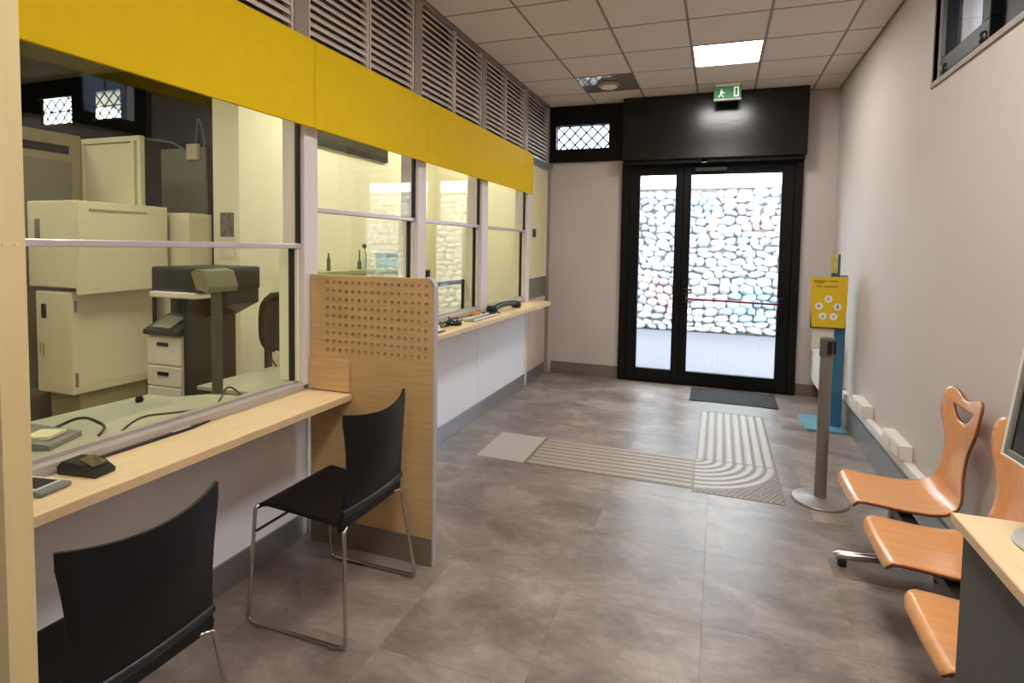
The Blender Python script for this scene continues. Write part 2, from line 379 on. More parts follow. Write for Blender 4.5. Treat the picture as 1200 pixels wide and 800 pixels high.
# exit sign
t = thing('exit_sign', 'green and white emergency exit sign hanging before the black header', 'exit sign', (.025, 6.45, H - .004))
build('sign_body', MB().box(-.115, .16, 6.43, 6.47, 3.235, H - .015, .004), GREEN, t)
build('mount', MB().box(-.10, .145, 6.40, 6.50, H - .03, H - .003, .003), WHTPL, t)
build('sign_trim', MB().box(-.117, .162, 6.425, 6.475, 3.228, 3.242, .003), WHTPL, t)
mb = MB().box(.085, .135, 6.4275, 6.4295, 3.26, 3.36)
build('door_symbol', mb, EXITW, t)
mb = MB().prism([(.098, 3.27), (.122, 3.275), (.122, 3.35), (.098, 3.345)], 'y', 6.4262, 6.4274)
build('door_leaf_symbol', mb, GREEN, t)
mb = MB().lathe([(.009, 0), (.009, .002)], (-.04, 6.4275, 3.335), 10, 'y').prism([(-.05, 3.322), (-.028, 3.32), (-.034, 3.29), (-.05, 3.292)], 'y', 6.4275, 6.4295)
mb.prism([(-.05, 3.294), (-.04, 3.294), (-.062, 3.258), (-.072, 3.262)], 'y', 6.4275, 6.4295).prism([(-.042, 3.294), (-.034, 3.29), (-.015, 3.262), (-.026, 3.26)], 'y', 6.4275, 6.4295).prism([(-.03, 3.32), (-.005, 3.305), (-.008, 3.298), (-.033, 3.312)], 'y', 6.4275, 6.4295)
build('running_figure', mb, EXITW, t)

# ------------------------------------------------------------ right wall high window
t = sroot('window_6', 'high black framed window on the right wall above the bench', 'window', (XR, 3.1, z0))
build('reveal', MB().box(XR - .012, XR + .02, w0, w1, z0 - .03, z0).box(XR - .006, XR + .02, w1, w1 + .01, z0 - .03, z1 + .03).box(XR - .012, XR + .02, w0, w1, z1, z1 + .03), LFR, t)
build('window_frame', MB().box(XR + .06, XR + .12, w0, w1, z0, z0 + .04, .004).box(XR + .06, XR + .12, w0, w1, z1 - .04, z1, .004).box(XR + .06, XR + .12, w1 - .04, w1, z0 + .04, z1 - .04, .004)
      .box(XR + .06, XR + .12, 3.05, 3.36, z0 + .04, z1 - .04, .004).box(XR + .06, XR + .12, w0, w0 + .04, z0 + .04, z1 - .04, .004), BLACKP, t)
for a, b in ((2.25, 3.05), (3.36, 4.01)):
    q = build('sash', MB().box(XR + .02, XR + .08, a, b, z0 + .03, z0 + .13, .004).box(XR + .02, XR + .08, a, b, z1 - .10, z1 - .03, .004).box(XR + .02, XR + .08, a, a + .07, z0 + .13, z1 - .10, .004).box(XR + .02, XR + .08, b - .07, b, z0 + .13, z1 - .10, .004), BLACKP, t)
    build('pane', B(XR + .05, XR + .056, a + .07, b - .07, z0 + .13, z1 - .10), GLW, q)
for y in (3.93, 3.42): build('hinge', MB().lathe([(.022, -.03), (.03, -.02), (.03, .02), (.022, .03)], (XR + .03, y, z0 + .05), 14, 'z'), BLKPL, t, 40)
for k in range(9): build('window_bar', MB().tube([(XR + .20, 2.35 + k * .2, z0 - .05), (XR + .20, 2.35 + k * .2, z1)], .007, 6), LATM, t)
struct('wall_sky_block', B(2.7, 2.9, 1.0, 6.6, 0, 4.25), mat('blue grey render', (100, 109, 124), .9, nscale=5, namp=.2), 'blue-grey wall added outside the high right window to block part of the sky', 'wall')  # added beyond the window to block sky and turn its panes blue-grey

# ------------------------------------------------------------ teller wall
FX = -2.06   # front of the posts
wl = sroot('wall_left', 'white laminate teller wall below and above the windows', 'wall', (XL, 2.4, 0))
build('solid_wall', MB().box(XL - .1, XL, YN, .70, 0, H + .2), WALL, wl)
build('core', MB().box(XL - .1, XL - .014, .70, 2.42, .0, .80).box(XL - .1, XL - .014, 2.42, 6.06, 0, .96).box(XL - .1, XL - .02, .70, 6.90, 2.46, 2.66).box(XL - .1, XL - .02, 6.06, 6.90, 0, 1.25), LAM, wl)
for y0_, y1_, zt in ((.70, 2.42, .80), (2.466, 3.60, .96), (3.605, 4.755, .96), (4.76, 6.10, .96)):
    build('front_panel', B(XL - .014, XL, y0_, y1_, .14, zt, .002), LAM, wl)
build('corner_strip', B(XL - .014, XL + .006, 6.105, 6.16, .0, .962, .002), WHTPL, wl)
build('end_panel', B(XL - .014, XL - .002, 6.165, 6.88, .14, 1.0, .002), PINK, wl)
build('end_strip', B(XL - .02, XL + .03, 6.885, YE, 0, 2.60, .002), LFR, wl)
struct('baseboard_left', MB().box(XL - .01, XL + .006, .70, 2.42, .0, .139, .003).box(XL - .01, XL + .006, 2.466, 6.10, 0, .139, .003).box(XL - .01, XL + .006, 6.165, 6.88, 0, .139, .003), mat('brushed skirting', (172, 172, 178), .28, metal=.75, namp=.03), 'grey metal skirting along the teller counters', 'skirting')
# cream window end panel beside the far wall
e = sroot('trim_2', 'narrow cream panel between the last teller window and the end wall', 'panel', (XL, 6.5, 1.25))
build('cream_panel', B(XL - .02, XL - .004, 6.10, 6.88, 1.255, 2.59, .003), mat('cream yellow panel', (232, 222, 172), .5), e)
build('grey_panel', B(XL - .02, XL - .008, 6.10, 6.88, 1.005, 1.25, .003), SKIRT, e)
build('frame_strip', B(XL - .02, XL + .004, 6.84, 6.882, 1.25, 2.60, .002), WHTPL, e)
t = thing('light_switch', 'small dark square switch on the cream panel near the end wall', 'switch', (XL, 6.38, 1.79))
build('plate', B(XL - .004, XL + .006, 6.32, 6.44, 1.74, 1.84, .002), mat('switch dark', (58, 84, 66), .4), t)
build('rocker', B(XL + .004, XL + .012, 6.35, 6.41, 1.76, 1.82, .002), BLKPL, t)
# posts
posts = [(.66, .76), (2.385, 2.49), (3.555, 3.67), (4.70, 4.845), (5.965, 6.075)]
tr = sroot('trim_3', 'pale aluminium posts between the teller windows', 'posts', (FX, 3, .8))
for i, (a, b) in enumerate(posts):
    zb = .80 if i < 1 else .86 if i == 1 else .99
    build('post', MB().box(FX - .05, FX, a, b, zb, 2.66, .004).box(FX - .15, FX - .045, a + .01, b - .01, zb, 2.66), POST, tr)
# teller windows
def teller(n, y0, y1, zb, zr, label):
    t = sroot('window_%d' % n, label, 'window', (FX, (y0 + y1) / 2, zb)); x = FX - .035
    build('sill', MB().box(FX - .10, FX - .004, y0, y1, zb - .05, zb - .012, .004).box(FX - .080, FX - .05, y0, y1, zb - .012, zb + .002, .001), mat('window sill', (176, 168, 160), .4), t)
    build('upper_pane', B(x - .004, x + .004, y0 + .012, y1 - .012, zr, 2.455), GL, t)
    build('lower_pane', B(x - .034, x - .026, y0 + .02, y1 - .02, zb + .002, zr + .0), GL, t)
    build('glass_rail', MB().box(x - .045, x + .012, y0, y1, zr - .013, zr + .013, .004), RAIL, t)
    build('gasket', MB().box(x - .012, x + .012, y1 - .014, y1, zr + .014, 2.455).box(x - .012, x + .012, y0, y0 + .012, zr + .014, 2.455)
          .box(x - .042, x - .018, y1 - .030, y1 - .012, zb, zr - .014).box(x - .042, x - .018, y0 + .012, y0 + .026, zb, zr - .014), GASK, t)
    build('jamb_liner', MB().box(x - .12, x - .0, y1 - .012, y1 - .001, zb, zr - .014), OFWALL, t)
    return t
teller(1, .765, 2.383, .882, 1.60, 'large nearest teller window over the low counter')
w2 = teller(2, 2.492, 3.553, 1.06, 1.80, 'teller window behind the perforated wooden divider')
w3 = teller(3, 3.672, 4.698, 1.06, 1.80, 'third teller window with a black framed hatch')
w4 = teller(4, 4.847, 5.963, 1.06, 1.80, 'last teller window before the cream end panel')
# hatch frame in window 3
x = -2.22
build('hatch_frame', MB().box(x - .02, x, 4.0, 4.69, 1.27, 1.31, .004).box(x - .02, x, 4.0, 4.04, 1.02, 1.27, .004).box(x - .02, x, 4.65, 4.69, 1.02, 1.27, .004).box(x - .02, x, 4.02, 4.69, 1.0, 1.03, .004).box(x - .03, x, 3.97, 4.04, 1.26, 1.42, .01), BLKPL, w3)

# yellow fascia
xa, xb = -2.018, -2.0
for (a, b, l) in ((.715, 2.395, 'yellow fascia panel nearest the camera above the big teller window'), (2.3985, 3.598, 'middle yellow fascia panel above the perforated divider'), (3.6015, 5.98, 'yellow fascia panel farthest away, ending short of the end wall')):
    t = thing('fascia_panel', l, 'fascia panel', (-2.03, (a + b) / 2, 2.21), 'yellow fascia panels')
    build('face', B(xa, xb, a, b, 2.212, 2.655, .0015), YEL, t)
    for q in (a + .02, b - .06): build('batten', B(FX + .0005, xa, q, q + .04, 2.24, 2.63), LFR, t)
t = thing('ceiling_duct', 'small bluish grey pipe end under the last louvre', 'pipe', (XL + .03, 6.5, 2.7))
build('pipe', MB().tube([(XL + .04, 6.08, 2.645), (XL + .04, 6.86, 2.645)], .035, 14), mat('bluish steel', (150, 158, 170), .3, metal=.6), t, 50)
# louvres
LY = [.72, 1.25, 1.82, 2.37, 2.47, 3.02, 3.56, 3.66, 4.22, 4.76, 4.86, 5.40, 5.95, 6.05, 6.87]
spans = [(.76, 1.235), (1.28, 1.81), (1.83, 2.365), (2.475, 3.015), (3.03, 3.56), (3.665, 4.205), (4.22, 4.76), (4.865, 5.37), (5.385, 5.955), (6.06, 6.86)]
wh = ['hidden by the tall birch board', 'hidden from view above the nearest yellow panel', 'cut by the top edge of the photo', 'just past the first wide post, over the middle yellow panel', 'second past the first wide post', 'just past the second wide post', 'second past the second wide post', 'just past the third wide post', 'second past the third wide post', 'longest one, in the corner at the end wall']
lz0, lz1 = 2.68, 3.375
fr = sroot('trim_4', 'brown-grey frame posts and head rail carrying the louvres', 'louvre frame', (XL, 3.5, 2.66))
build('head_rail', B(XL - .06, XL + .012, .72, 6.90, 3.376, H, .002), LFR, fr)
for a, b in ((2.367, 2.473), (3.562, 3.663), (4.762, 4.863), (5.957, 6.058)): build('wide_post', B(XL - .06, XL + .012, a, b, 2.66, 3.376, .003), LFR, fr)
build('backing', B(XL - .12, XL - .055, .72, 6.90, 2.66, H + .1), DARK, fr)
build('end_post', B(XL - .06, XL + .02, 6.862, 6.90, 2.66, 3.376, .002), LFR, fr)
for i, (a, b) in enumerate(spans):
    t = thing('louvre_panel', 'beige slatted louvre panel ' + wh[i], 'louvre panel', (XL, (a + b) / 2, lz0), 'louvre panels above the fascia')
    build('frame', MB().box(XL - .05, XL + .004, a, a + .014, lz0, lz1).box(XL - .05, XL + .004, b - .014, b, lz0, lz1).box(XL - .05, XL + .002, a + .014, b - .014, lz0 - .01, lz0 + .004), LOUV, t)
    n = 15; p = (lz1 - lz0) / n
    s0 = None
    for k in range(n):
        z = lz0 + .004 + k * p
        mb = MB().prism([(XL + .003, z + .006), (XL + .002, z + .002), (XL - .018, z + .020), (XL - .034, z + p * .95), (XL - .034, z + p * 1.05), (XL - .010, z + .028)], 'y', a + .015, b - .015)
        build('slat', mb, LOUV, t)

# ------------------------------------------------------------ counters
def counter(y0, y1, zt, label, rounded=False):
    t = thing('counter_shelf', label, 'counter', ((XL - 1.79) / 2, (y0 + y1) / 2, zt - .04))
    build('worktop', B(XL + .002, -1.796, y0, y1, zt - .032, zt, .002), BIRCHT, t)
    build('edge_strip', B(-1.796, -1.79, y0, y1, zt - .034, zt - .0005, .002), BIRCHE, t)
    return t
counter(.725, 2.423, .833, 'low birch counter shelf under the nearest teller window')
c2 = counter(2.466, 6.055, 1.0, 'higher birch counter shelf beyond the perforated divider')
build('end_wedge', MB().prism([(XL + .002, 6.056), (-1.79, 6.056), (-1.80, 6.10), (XL + .002, 6.30)], 'z', .968, 1.0), BIRCHT, c2)
for y in (1.5, 3.1, 4.4, 5.6):
    pass
# tall birch board at the left edge of the picture
t = thing('tall_board', 'full height birch end board at the left edge of the photo', 'board', (-1.7, .69, 0))
build('face_panel', B(XL + .003, -1.302, .668, .716, .0, 3.385, .002), mat('shaded birch board', (190, 172, 132), .5, nscale=5, namp=.05, stretch=(1, 1, 9), bump=.03), t)  # shadow on the face put into its colour, darker than the edge band
build('edge_band', B(-1.302, -1.3, .668, .716, .0, 3.385), mat('birch edge band', (206, 184, 136), .5, nscale=4, namp=.04, stretch=(9, 9, .6)), t)
for yy_ in (.68, .70): build('screw_cap', MB().lathe([(.003, 0), (.003, .002)], (-1.3, yy_, 1.60), 8, 'x'), BIRCHE, t)
# perforated divider
t = thing('perforated_divider', 'perforated birch privacy divider between the two counters', 'divider', (-1.68, 2.44, 0))
X0, X1, Y0, Y1 = -2.057, -1.316, 2.425, 2.459
def plate_holes():
    mb = MB(); nx, nz = 16, 9; px, pz = .0393, .0444; hx0 = -1.945 - px / 2; hz0 = 1.055 - pz / 2
    hx1, hz1 = hx0 + nx * px, hz0 + nz * pz; n = 8; r = .0118
    def quad(y, a, b, c, d_): mb.add([(p[0], y, p[1]) for p in (a, b, c, d_)], [(0, 1, 2, 3)])
    for y in (Y0, Y1):
        for i in range(nx):
            for j in range(nz):
                cx_, cz_ = hx0 + (i + .5) * px, hz0 + (j + .5) * pz
                sq = []; ci = []
                for k in range(n):
                    a = 2 * PI * k / n; c, s = math.cos(a), math.sin(a); m = max(abs(c) , abs(s))
                    sq.append((cx_ + c / m * px / 2, cz_ + s / m * pz / 2)); ci.append((cx_ + r * c, cz_ + r * s))
                for k in range(n): quad(y, sq[k], sq[(k + 1) % n], ci[(k + 1) % n], ci[k])
                if y == Y0:
                    for k in range(n):
                        a, b = ci[k], ci[(k + 1) % n]
                        mb.add([(a[0], Y0, a[1]), (b[0], Y0, b[1]), (b[0], Y1, b[1]), (a[0], Y1, a[1])], [(0, 1, 2, 3)])
        # surroundings, top right corner rounded
        R = .05; zt = 1.45
        quad(y, (X0, .142), (X1, .142), (X1, hz0), (X0, hz0))
        quad(y, (X0, hz0), (hx0, hz0), (hx0, hz1), (X0, hz1)); quad(y, (hx1, hz0), (X1, hz0), (X1, hz1), (hx1, hz1))
        cpts = [(X1 - R + R * math.cos(a * PI / 16), zt - .045 + .045 * math.sin(a * PI / 16)) for a in range(0, 9)]
        top = [(X0, hz1), (X1, hz1)] + ([] if zt - .045 <= hz1 else [(X1, zt - .045)]) + cpts + [(X0, zt)]
        mb.add([(p[0], y, p[1]) for p in top], [tuple(range(len(top)))])
    out = [(X0, .142), (X1, .142)] + cpts + [(X0, zt)]
    m = len(out); mb.add([(p[0], Y0, p[1]) for p in out] + [(p[0], Y1, p[1]) for p in out], [(i, (i + 1) % m, m + (i + 1) % m, m + i) for i in range(m)])
    return mb
o = build('perforated_board', plate_holes(), BIRCHD, t)
pts = [(X1 + .003, 2.442, .0), (X1 + .003, 2.442, 1.40)] + [(X1 + .003 - .05 + .05 * math.cos(a * PI / 16), 2.442, 1.405 + .048 * math.sin(a * PI / 16)) for a in range(0, 9)]
mb = MB()
profq = [(-.002, -.0185), (.004, -.0185), (.004, .0185), (-.002, .0185)]
vs = []; n = len(pts)
for i, p in enumerate(pts):
    a = 0 if i < 2 else (i - 2) * PI / 16
    nr = Vector((math.cos(a), 0, math.sin(a)))
    for (q, yv) in profq: vs.append(tuple(Vector(p) + nr * q + Vector((0, yv, 0))))
mb.add(vs, [(i * 4 + k, i * 4 + (k + 1) % 4, (i + 1) * 4 + (k + 1) % 4, (i + 1) * 4 + k) for i in range(n - 1) for k in range(4)] + [(0, 1, 2, 3)])
build('edge_trim', mb, mat('lilac grey edge trim', (176, 170, 172), .4), t)
build('skirting', B(X0, X1, Y0 - .004, Y1 + .004, 0, .141, .002), mat('divider skirting', (128, 116, 100), .42, metal=.2), t)
build('mounting_block', B(X0, -1.80, Y0 - .014, Y0, .84, 1.008, .002), BIRCHD, t)

# ------------------------------------------------------------ counter chairs
def surf(fn, nu, nv, th):
    """closed thin shell from a surface fn(u,v)->(point, thickness direction)"""
    top = []; bot = []
    for j in range(nv + 1):
        for i in range(nu + 1):
            p = Vector(fn(i / nu, j / nv)); top.append(p)
    mb = MB(); W = nu + 1
    def idx(i, j): return j * W + i
    nr = []
    for j in range(nv + 1):
        for i in range(nu + 1):
            a = top[idx(min(i + 1, nu), j)] - top[idx(max(i - 1, 0), j)]; b = top[idx(i, min(j + 1, nv))] - top[idx(i, max(j - 1, 0))]
            nr.append(a.cross(b).normalized())
    bot = [p - n_ * th for p, n_ in zip(top, nr)]
    N_ = len(top); fs = []
    for j in range(nv):
        for i in range(nu):
            q = (idx(i, j), idx(i + 1, j), idx(i + 1, j + 1), idx(i, j + 1)); fs.append(q); fs.append(tuple(N_ + k for k in q[::-1]))
    ring = [idx(i, 0) for i in range(nu + 1)] + [idx(nu, j) for j in range(1, nv + 1)] + [idx(i, nv) for i in range(nu - 1, -1, -1)] + [idx(0, j) for j in range(nv - 1, 0, -1)]
    for k in range(len(ring)):
        a, b = ring[k], ring[(k + 1) % len(ring)]; fs.append((a, N_ + a, N_ + b, b))
    return mb.add(top + bot, fs)
def make_chair(label):
    t = thing('counter_chair', label, 'chair', (0, 0, 0), 'chairs at the low counter')
    # seat: u across (y), v from rear (+x) to front (-x)
    def seat(u, v):
        y = (u - .5) * 2; hw = .222 - .012 * math.sin(v * PI)
        xx = .205 - .435 * v
        z = .488 - .016 * math.sin(min(1, v * 1.15) * PI) * (1 - .8 * y * y) + .028 * v
        if v > .86: z -= (v - .86) ** 2 * 1.2
        return (xx, y * hw, z)
    o = build('seat', surf(seat, 12, 16, .018), NAVY, t, 40)
    def back(u, v):
        y = (u - .5) * 2; zz = .452 + .472 * v
        hw = .224 - .020 * math.sin(min(1, v / .9) * PI) + .004 * v
        bend = .05 * (1 - y * y) * min(1, v * 1.6)
        lean = .022 * v + .012 * math.sin(v * PI)
        return (.200 + lean + bend - .02 * (v > .95) * 0, y * hw, zz - .018 * (1 - y * y) * v + .012 * v * y * y)
    build('backrest', surf(back, 16, 20, .012), NAVY, t, 40)
    def roll(u, v):
        y = (u - .5) * 2; a = v * PI
        return (.206 + .05 * (1 - y * y) * .35 + .012 * math.sin(a), y * .218, .525 - .016 * math.cos(a) + .0)
    build('highlight_ridge', surf(roll, 12, 8, .006), mat('navy ridge highlight', (30, 32, 38), .4), t, 40)  # folded lower edge, its highlight painted as a paler navy
    r = .0078
    for s in (-1, 1):
        pts = path([(.16, s * .13, .462), (.205, s * .19, .458), (.212, s * .214, .452), (.262, s * .268, .012), (-.232, s * .268, .012), (-.225, s * .232, .492), (-.21, s * .19, .494), (-.10, s * .12, .462)], .03, 5)
        build('sled_leg', MB().tube(pts, r, 10), CHROME, t, 60)
        for xx in (.20, -.17): build('floor_glide', MB().box(xx - .018, xx + .018, s * .268 - .0105, s * .268 + .0105, .001, .014, .003), mat('clear glide', (110, 100, 92), .3), t)
    build('cross_bar', MB().tube([(-.215, -.236, .39), (-.215, .236, .39)], r * .8, 8), DKMET, t, 60)
    build('seat_rail', MB().tube([(.16, -.13, .462), (-.10, -.12, .462)], r * .8, 8).tube([(.16, .13, .462), (-.10, .12, .462)], r * .8, 8).tube([(.1, -.13, .462), (.1, .13, .462)], r * .8, 8), DKMET, t, 60)
    return t
ch = make_chair('dark navy chair on chrome sled legs in front of the perforated divider')
ch2 = copy_tree(ch); ch2['label'] = 'dark navy chair nearest the camera, beside the tall birch board'
ch.location = (-1.603, 2.045, 0); ch2.scale = (.955, .955, .955); ch2.location = (-1.618, 1.035, 0); ch2.rotation_euler = (0, 0, math.radians(-1))

# ------------------------------------------------------------ orange beam bench
bench = thing('beam_bench', 'row of three orange plywood seats on a steel beam by the right wall', 'bench', (.95, 2.62, 0))
def shell_outline():
    # (w half width, s along profile) with s=0 at seat front, going back then up
    pass
# side profile control (x from front, z)
prof = [(.0, -.045), (.004, -.02), (.018, -.004), (.045, .0), (.10, -.004), (.2, -.014), (.3, -.016), (.36, -.008), (.405, .014), (.432, .05), (.446, .10), (.452, .16), (.46, .24), (.468, .32), (.476, .40), (.486, .47), (.497, .52)]
SL = [0]
for i in range(1, len(prof)): SL.append(SL[-1] + math.dist(prof[i - 1], prof[i]))
LT = SL[-1]
def pr_at(s):
    s = max(0, min(LT, s))
    for i in range(1, len(SL)):
        if s <= SL[i] + 1e-9:
            t = (s - SL[i - 1]) / (SL[i] - SL[i - 1]); return (prof[i - 1][0] + t * (prof[i][0] - prof[i - 1][0]), prof[i - 1][1] + t * (prof[i][1] - prof[i - 1][1]))
    return prof[-1]
def smooth_interp(tab, s):
    for i in range(1, len(tab)):
        if s <= tab[i][0]:
            t = (s - tab[i - 1][0]) / (tab[i][0] - tab[i - 1][0]); t = t * t * (3 - 2 * t); return tab[i - 1][1] + t * (tab[i][1] - tab[i - 1][1])
    return tab[-1][1]
# half width by arc length
WT = [(0, .165), (.03, .195), (.07, .21), (.36, .21), (.62, .126), (.67, .126), (LT - .10, .212), (LT, .212)]
def shell_mesh():
    out = []; ns = 60; top_s = LT - .058
    for i in range(ns + 1):
        s = top_s * i / ns; out.append((smooth_interp(WT, s), s))
    # rounded lobes at both top corners, shallow dip between them
    for k in range(1, 9):
        a = k * PI / 16; out.append((.154 + .058 * math.cos(a), top_s + .058 * math.sin(a)))
    top_s = LT; dip = []
    for k in range(1, 16):
        y = .154 * (1 - 2 * k / 16); dip.append((y, LT - .034 * math.cos(PI * y / .308) ** 2))
    right = out[:]; left = [(-a, b) for a, b in out[::-1]]
    poly = right + dip + left
    # front edge rounded corners are handled by the width table; add points along the front
    fr_ = [(-.165 + .33 * k / 10, 0) for k in range(1, 10)]
    poly = poly + fr_
    sc_ = top_s - .085; slot = []
    for k in range(13):
        u = -1 + 2 * k / 12; slot.append((u * .118, sc_ + .014 * u * u))
    for k in range(13):
        u = 1 - 2 * k / 12; slot.append((u * .118, sc_ - .056 + .070 * abs(u) ** 2.6))
    verts = []; edges = []
    def loop(P):
        o = len(verts); verts.extend([Vector(p) for p in P]); edges.extend([(o + i, o + (i + 1) % len(P)) for i in range(len(P))])
    loop(poly); loop(slot)
    def inside(p, P):
        c = False; j = len(P) - 1
        for i in range(len(P)):
            if (P[i][1] > p[1]) != (P[j][1] > p[1]) and p[0] < (P[j][0] - P[i][0]) * (p[1] - P[i][1]) / (P[j][1] - P[i][1]) + P[i][0]: c = not c
            j = i
        return c
    s = .012
    while s < LT:
        for k in range(-8, 9):
            p = (k * .026, s)
            if inside(p, poly) and not inside(p, slot) and min(math.dist(p, q) for q in poly + slot) > .007: verts.append(Vector(p))
        s += .018
    V, E_, F, *_ = delaunay_2d_cdt(verts, edges, [], 0, 1e-5)
    F = [f for f in F if inside((sum(V[i][0] for i in f) / len(f), sum(V[i][1] for i in f) / len(f)), poly) and not inside((sum(V[i][0] for i in f) / len(f), sum(V[i][1] for i in f) / len(f)), slot)]
    used = sorted({i for f in F for i in f}); rm = {a: k for k, a in enumerate(used)}
    P3 = []
    for i in used:
        w_, s = V[i]; x_, z_ = pr_at(s); bx = .02 * (w_ / .2) ** 2
        up = max(0, min(1, (s - .45) / .1))
        P3.append((x_ - bx * up, w_, z_ + bx * .5 * (1 - up)))
    return P3, [tuple(rm[i] for i in f) for f in F]
P3, F3 = shell_mesh()
me = bpy.data.meshes.new('seat_shell'); me.from_pydata(P3, [], F3)
bm = bmesh.new(); bm.from_mesh(me); bmesh.ops.recalc_face_normals(bm, faces=bm.faces)
for f in bm.faces: f.smooth = True
up = sum(f.normal.z * f.calc_area() for f in bm.faces)
if up < 0: bmesh.ops.reverse_faces(bm, faces=bm.faces)
bm.to_mesh(me); bm.free(); me.materials.append(BEECH); me.materials.append(BEECHE)
for y, zz, l in ((3.17, .435, 'seat farthest from the desk, whose backrest with curved hand slot shows fully'), (2.61, .435, 'middle orange seat, its back partly behind the monitor'), (2.03, .435, 'nearest orange seat, cut by the grey desk side')):
    o = bpy.data.objects.new('seat_shell', me); link(o); o.parent = bench; o.location = Vector((.640, y, zz)) - OFF[bench.name]
    o['label'] = l
    sm = o.modifiers.new('thickness', 'SOLIDIFY'); sm.thickness = .012; sm.offset = -1; sm.material_offset_rim = 1; sm.use_rim = True
build('beam', B(.84, .90, 1.75, 3.42, .335, .385, .004), DKMET, bench)
for y in (3.17, 2.61, 2.03):
    build('seat_bracket', MB().box(.72, 1.03, y - .09, y - .06, .386, .406, .003).box(.72, 1.03, y + .06, y + .09, .386, .406, .003).box(.80, .94, y - .09, y + .09, .380, .390), ALU, bench)
for y in (3.20, 1.92):
    lg = build('leg', MB().box(.845, .895, y - .02, y + .02, .06, .336, .004), ALU, bench)
    build('foot_bar', MB().tube([(.615, y, .045), (.63, y, .052), (.87, y, .07), (1.10, y, .05)], [.018, .022, .024, .02], 12), CHROME, lg, 50)
    for xx in (.65, 1.07): build('rubber_foot', MB().lathe([(.022, 0), (.022, .026)], (xx, y, .001), 14), BLKPL, lg, 40)

# ------------------------------------------------------------ grey desk with monitor
dk = thing('front_desk', 'high grey desk with birch top at the lower right edge of the photo', 'desk', (.9, 1.2, 0))
build('desk_top', B(.612, 1.172, .30, 1.758, .9, .925, .002), BIRCHT, dk)
build('desk_top_edge', MB().box(.606, .612, .30, 1.76, .899, .9245, .001), BIRCHE, dk)
build('front_panel', B(.628, .648, .31, 1.735, .0, .899, .002), DESKS, dk)
build('side_panel', MB().box(.649, 1.14, 1.715, 1.735, 0, .899, .002), DESKS, dk)
build('side_panel', MB().box(.649, 1.14, .31, .33, 0, .899, .002), DESKS, dk)
mn = thing('monitor', 'flat computer monitor with grey bezel standing on the grey desk', 'monitor', (.76, 1.50, .925))
# screen faces -X (into the hall), leaning back
def R_(mb): return mb.xf(Matrix.Translation((.672, 1.47, 1.13)) @ Matrix.Rotation(math.radians(7), 4, 'Y') @ Matrix.Rotation(math.radians(4), 4, 'Z'))
sw, shh = .17, .30
build('bezel', R_(MB().box(0, .022, sw - .018, sw, 0, shh, .003).box(0, .022, -.40, sw - .018, 0, .02, .003).box(0, .022, -.40, sw - .018, shh - .018, shh, .003).box(0, .022, -.40, -.382, .02, shh - .018, .003)), GRYPL, mn)
build('screen', R_(MB().box(.006, .012, -.382, sw - .018, .02, shh - .018)), SCREEN, mn)
build('bezel_lip', R_(MB().box(-.003, .001, sw - .006, sw, 0, shh, .001).box(-.003, .001, -.40, sw - .006, 0, .005, .001)), WHTPL, mn)
build('casing', R_(MB().box(.022, .05, -.37, sw - .03, .02, shh - .03, .006)), GRYPL, mn)
build('stand', MB().box(.765, .79, 1.57, 1.62, .935, 1.25, .006), BLKPL, mn)
build('base', MB().lathe([(.11, 0), (.115, .004), (.11, .010), (.05, .014)], (.80, 1.61, .925), 32), mat('silver base', (186, 186, 182), .35), mn, 30)

# ------------------------------------------------------------ stanchion
t = thing('barrier_post', 'free-standing grey barrier post on a round base near the bench', 'barrier post', (.668, 4.0, 0))
build('base', MB().lathe([(.17, 0), (.172, .006), (.165, .014), (.06, .026), (.04, .03)], (.668, 4, .001), 40), mat('beige grey base', (150, 142, 134), .35, metal=.3), t, 30)
build('pole', MB().lathe([(.036, 0), (.036, .92)], (.668, 4, .028), 24), mat('grey pole', (132, 124, 118), .35, metal=.4), t, 40)
build('belt_head', MB().lathe([(.038, 0), (.041, .005), (.041, .115), (.034, .122)], (.668, 4, .948), 24), mat('grey head', (96, 92, 88), .4), t, 40)
build('belt_slot', MB().box(.664, .694, 3.952, 3.968, .965, 1.05, .003).box(.700, .722, 3.985, 4.02, .965, 1.05, .003), BLKPL, t)

# ------------------------------------------------------------ blue display stand
t = thing('display_stand', 'blue metal stand with foot plate holding a yellow leaflet box', 'stand', (.97, 5.72, 0))
build('foot_plate', MB().prism([(.765, 5.97), (.80, 5.56), (1.12, 5.56), (1.12, 6.05), (.80, 6.05)], 'z', .001, .018), BLUEF, t)
build('upright', B(1.01, 1.10, 5.72, 5.74, .018, 1.41, .003), BLUE, t)
build('rear_rib', B(1.07, 1.10, 5.742, 5.80, .018, 1.38, .003), mat('dark blue rib', (26, 30, 40), .4), t)
build('sign_post', B(.965, 1.035, 5.71, 5.722, 1.36, 1.60, .002), mat('blue grey sign', (66, 84, 108), .4), t)
build('top_sign', B(.958, 1.012, 5.702, 5.709, 1.43, 1.60, .001), mat('small yellow sign', (196, 186, 96), .5, nscale=30, namp=.2), t)
bx = build('leaflet_box', MB().box(.80, 1.088, 5.655, 5.712, .925, 1.16, .004), mat('dark box sides', (92, 78, 30), .5), t)
cp = build('yellow_card', MB().prism([(.79, 1.392), (1.092, 1.40), (1.090, 1.16), (1.080, .94), (.815, .94), (.795, 1.16)], 'y', 5.646, 5.653), YSIGN, t)
mb = MB()
for (z, a, b_) in ((1.352, .815, .925), (1.352, .935, 1.01), (1.337, .82, .90), (1.302, .90, 1.01), (1.302, .84, .88)): mb.box(a, b_, 5.643, 5.6455, z, z + .012)
build('printed_line', mb, PRINT, cp)
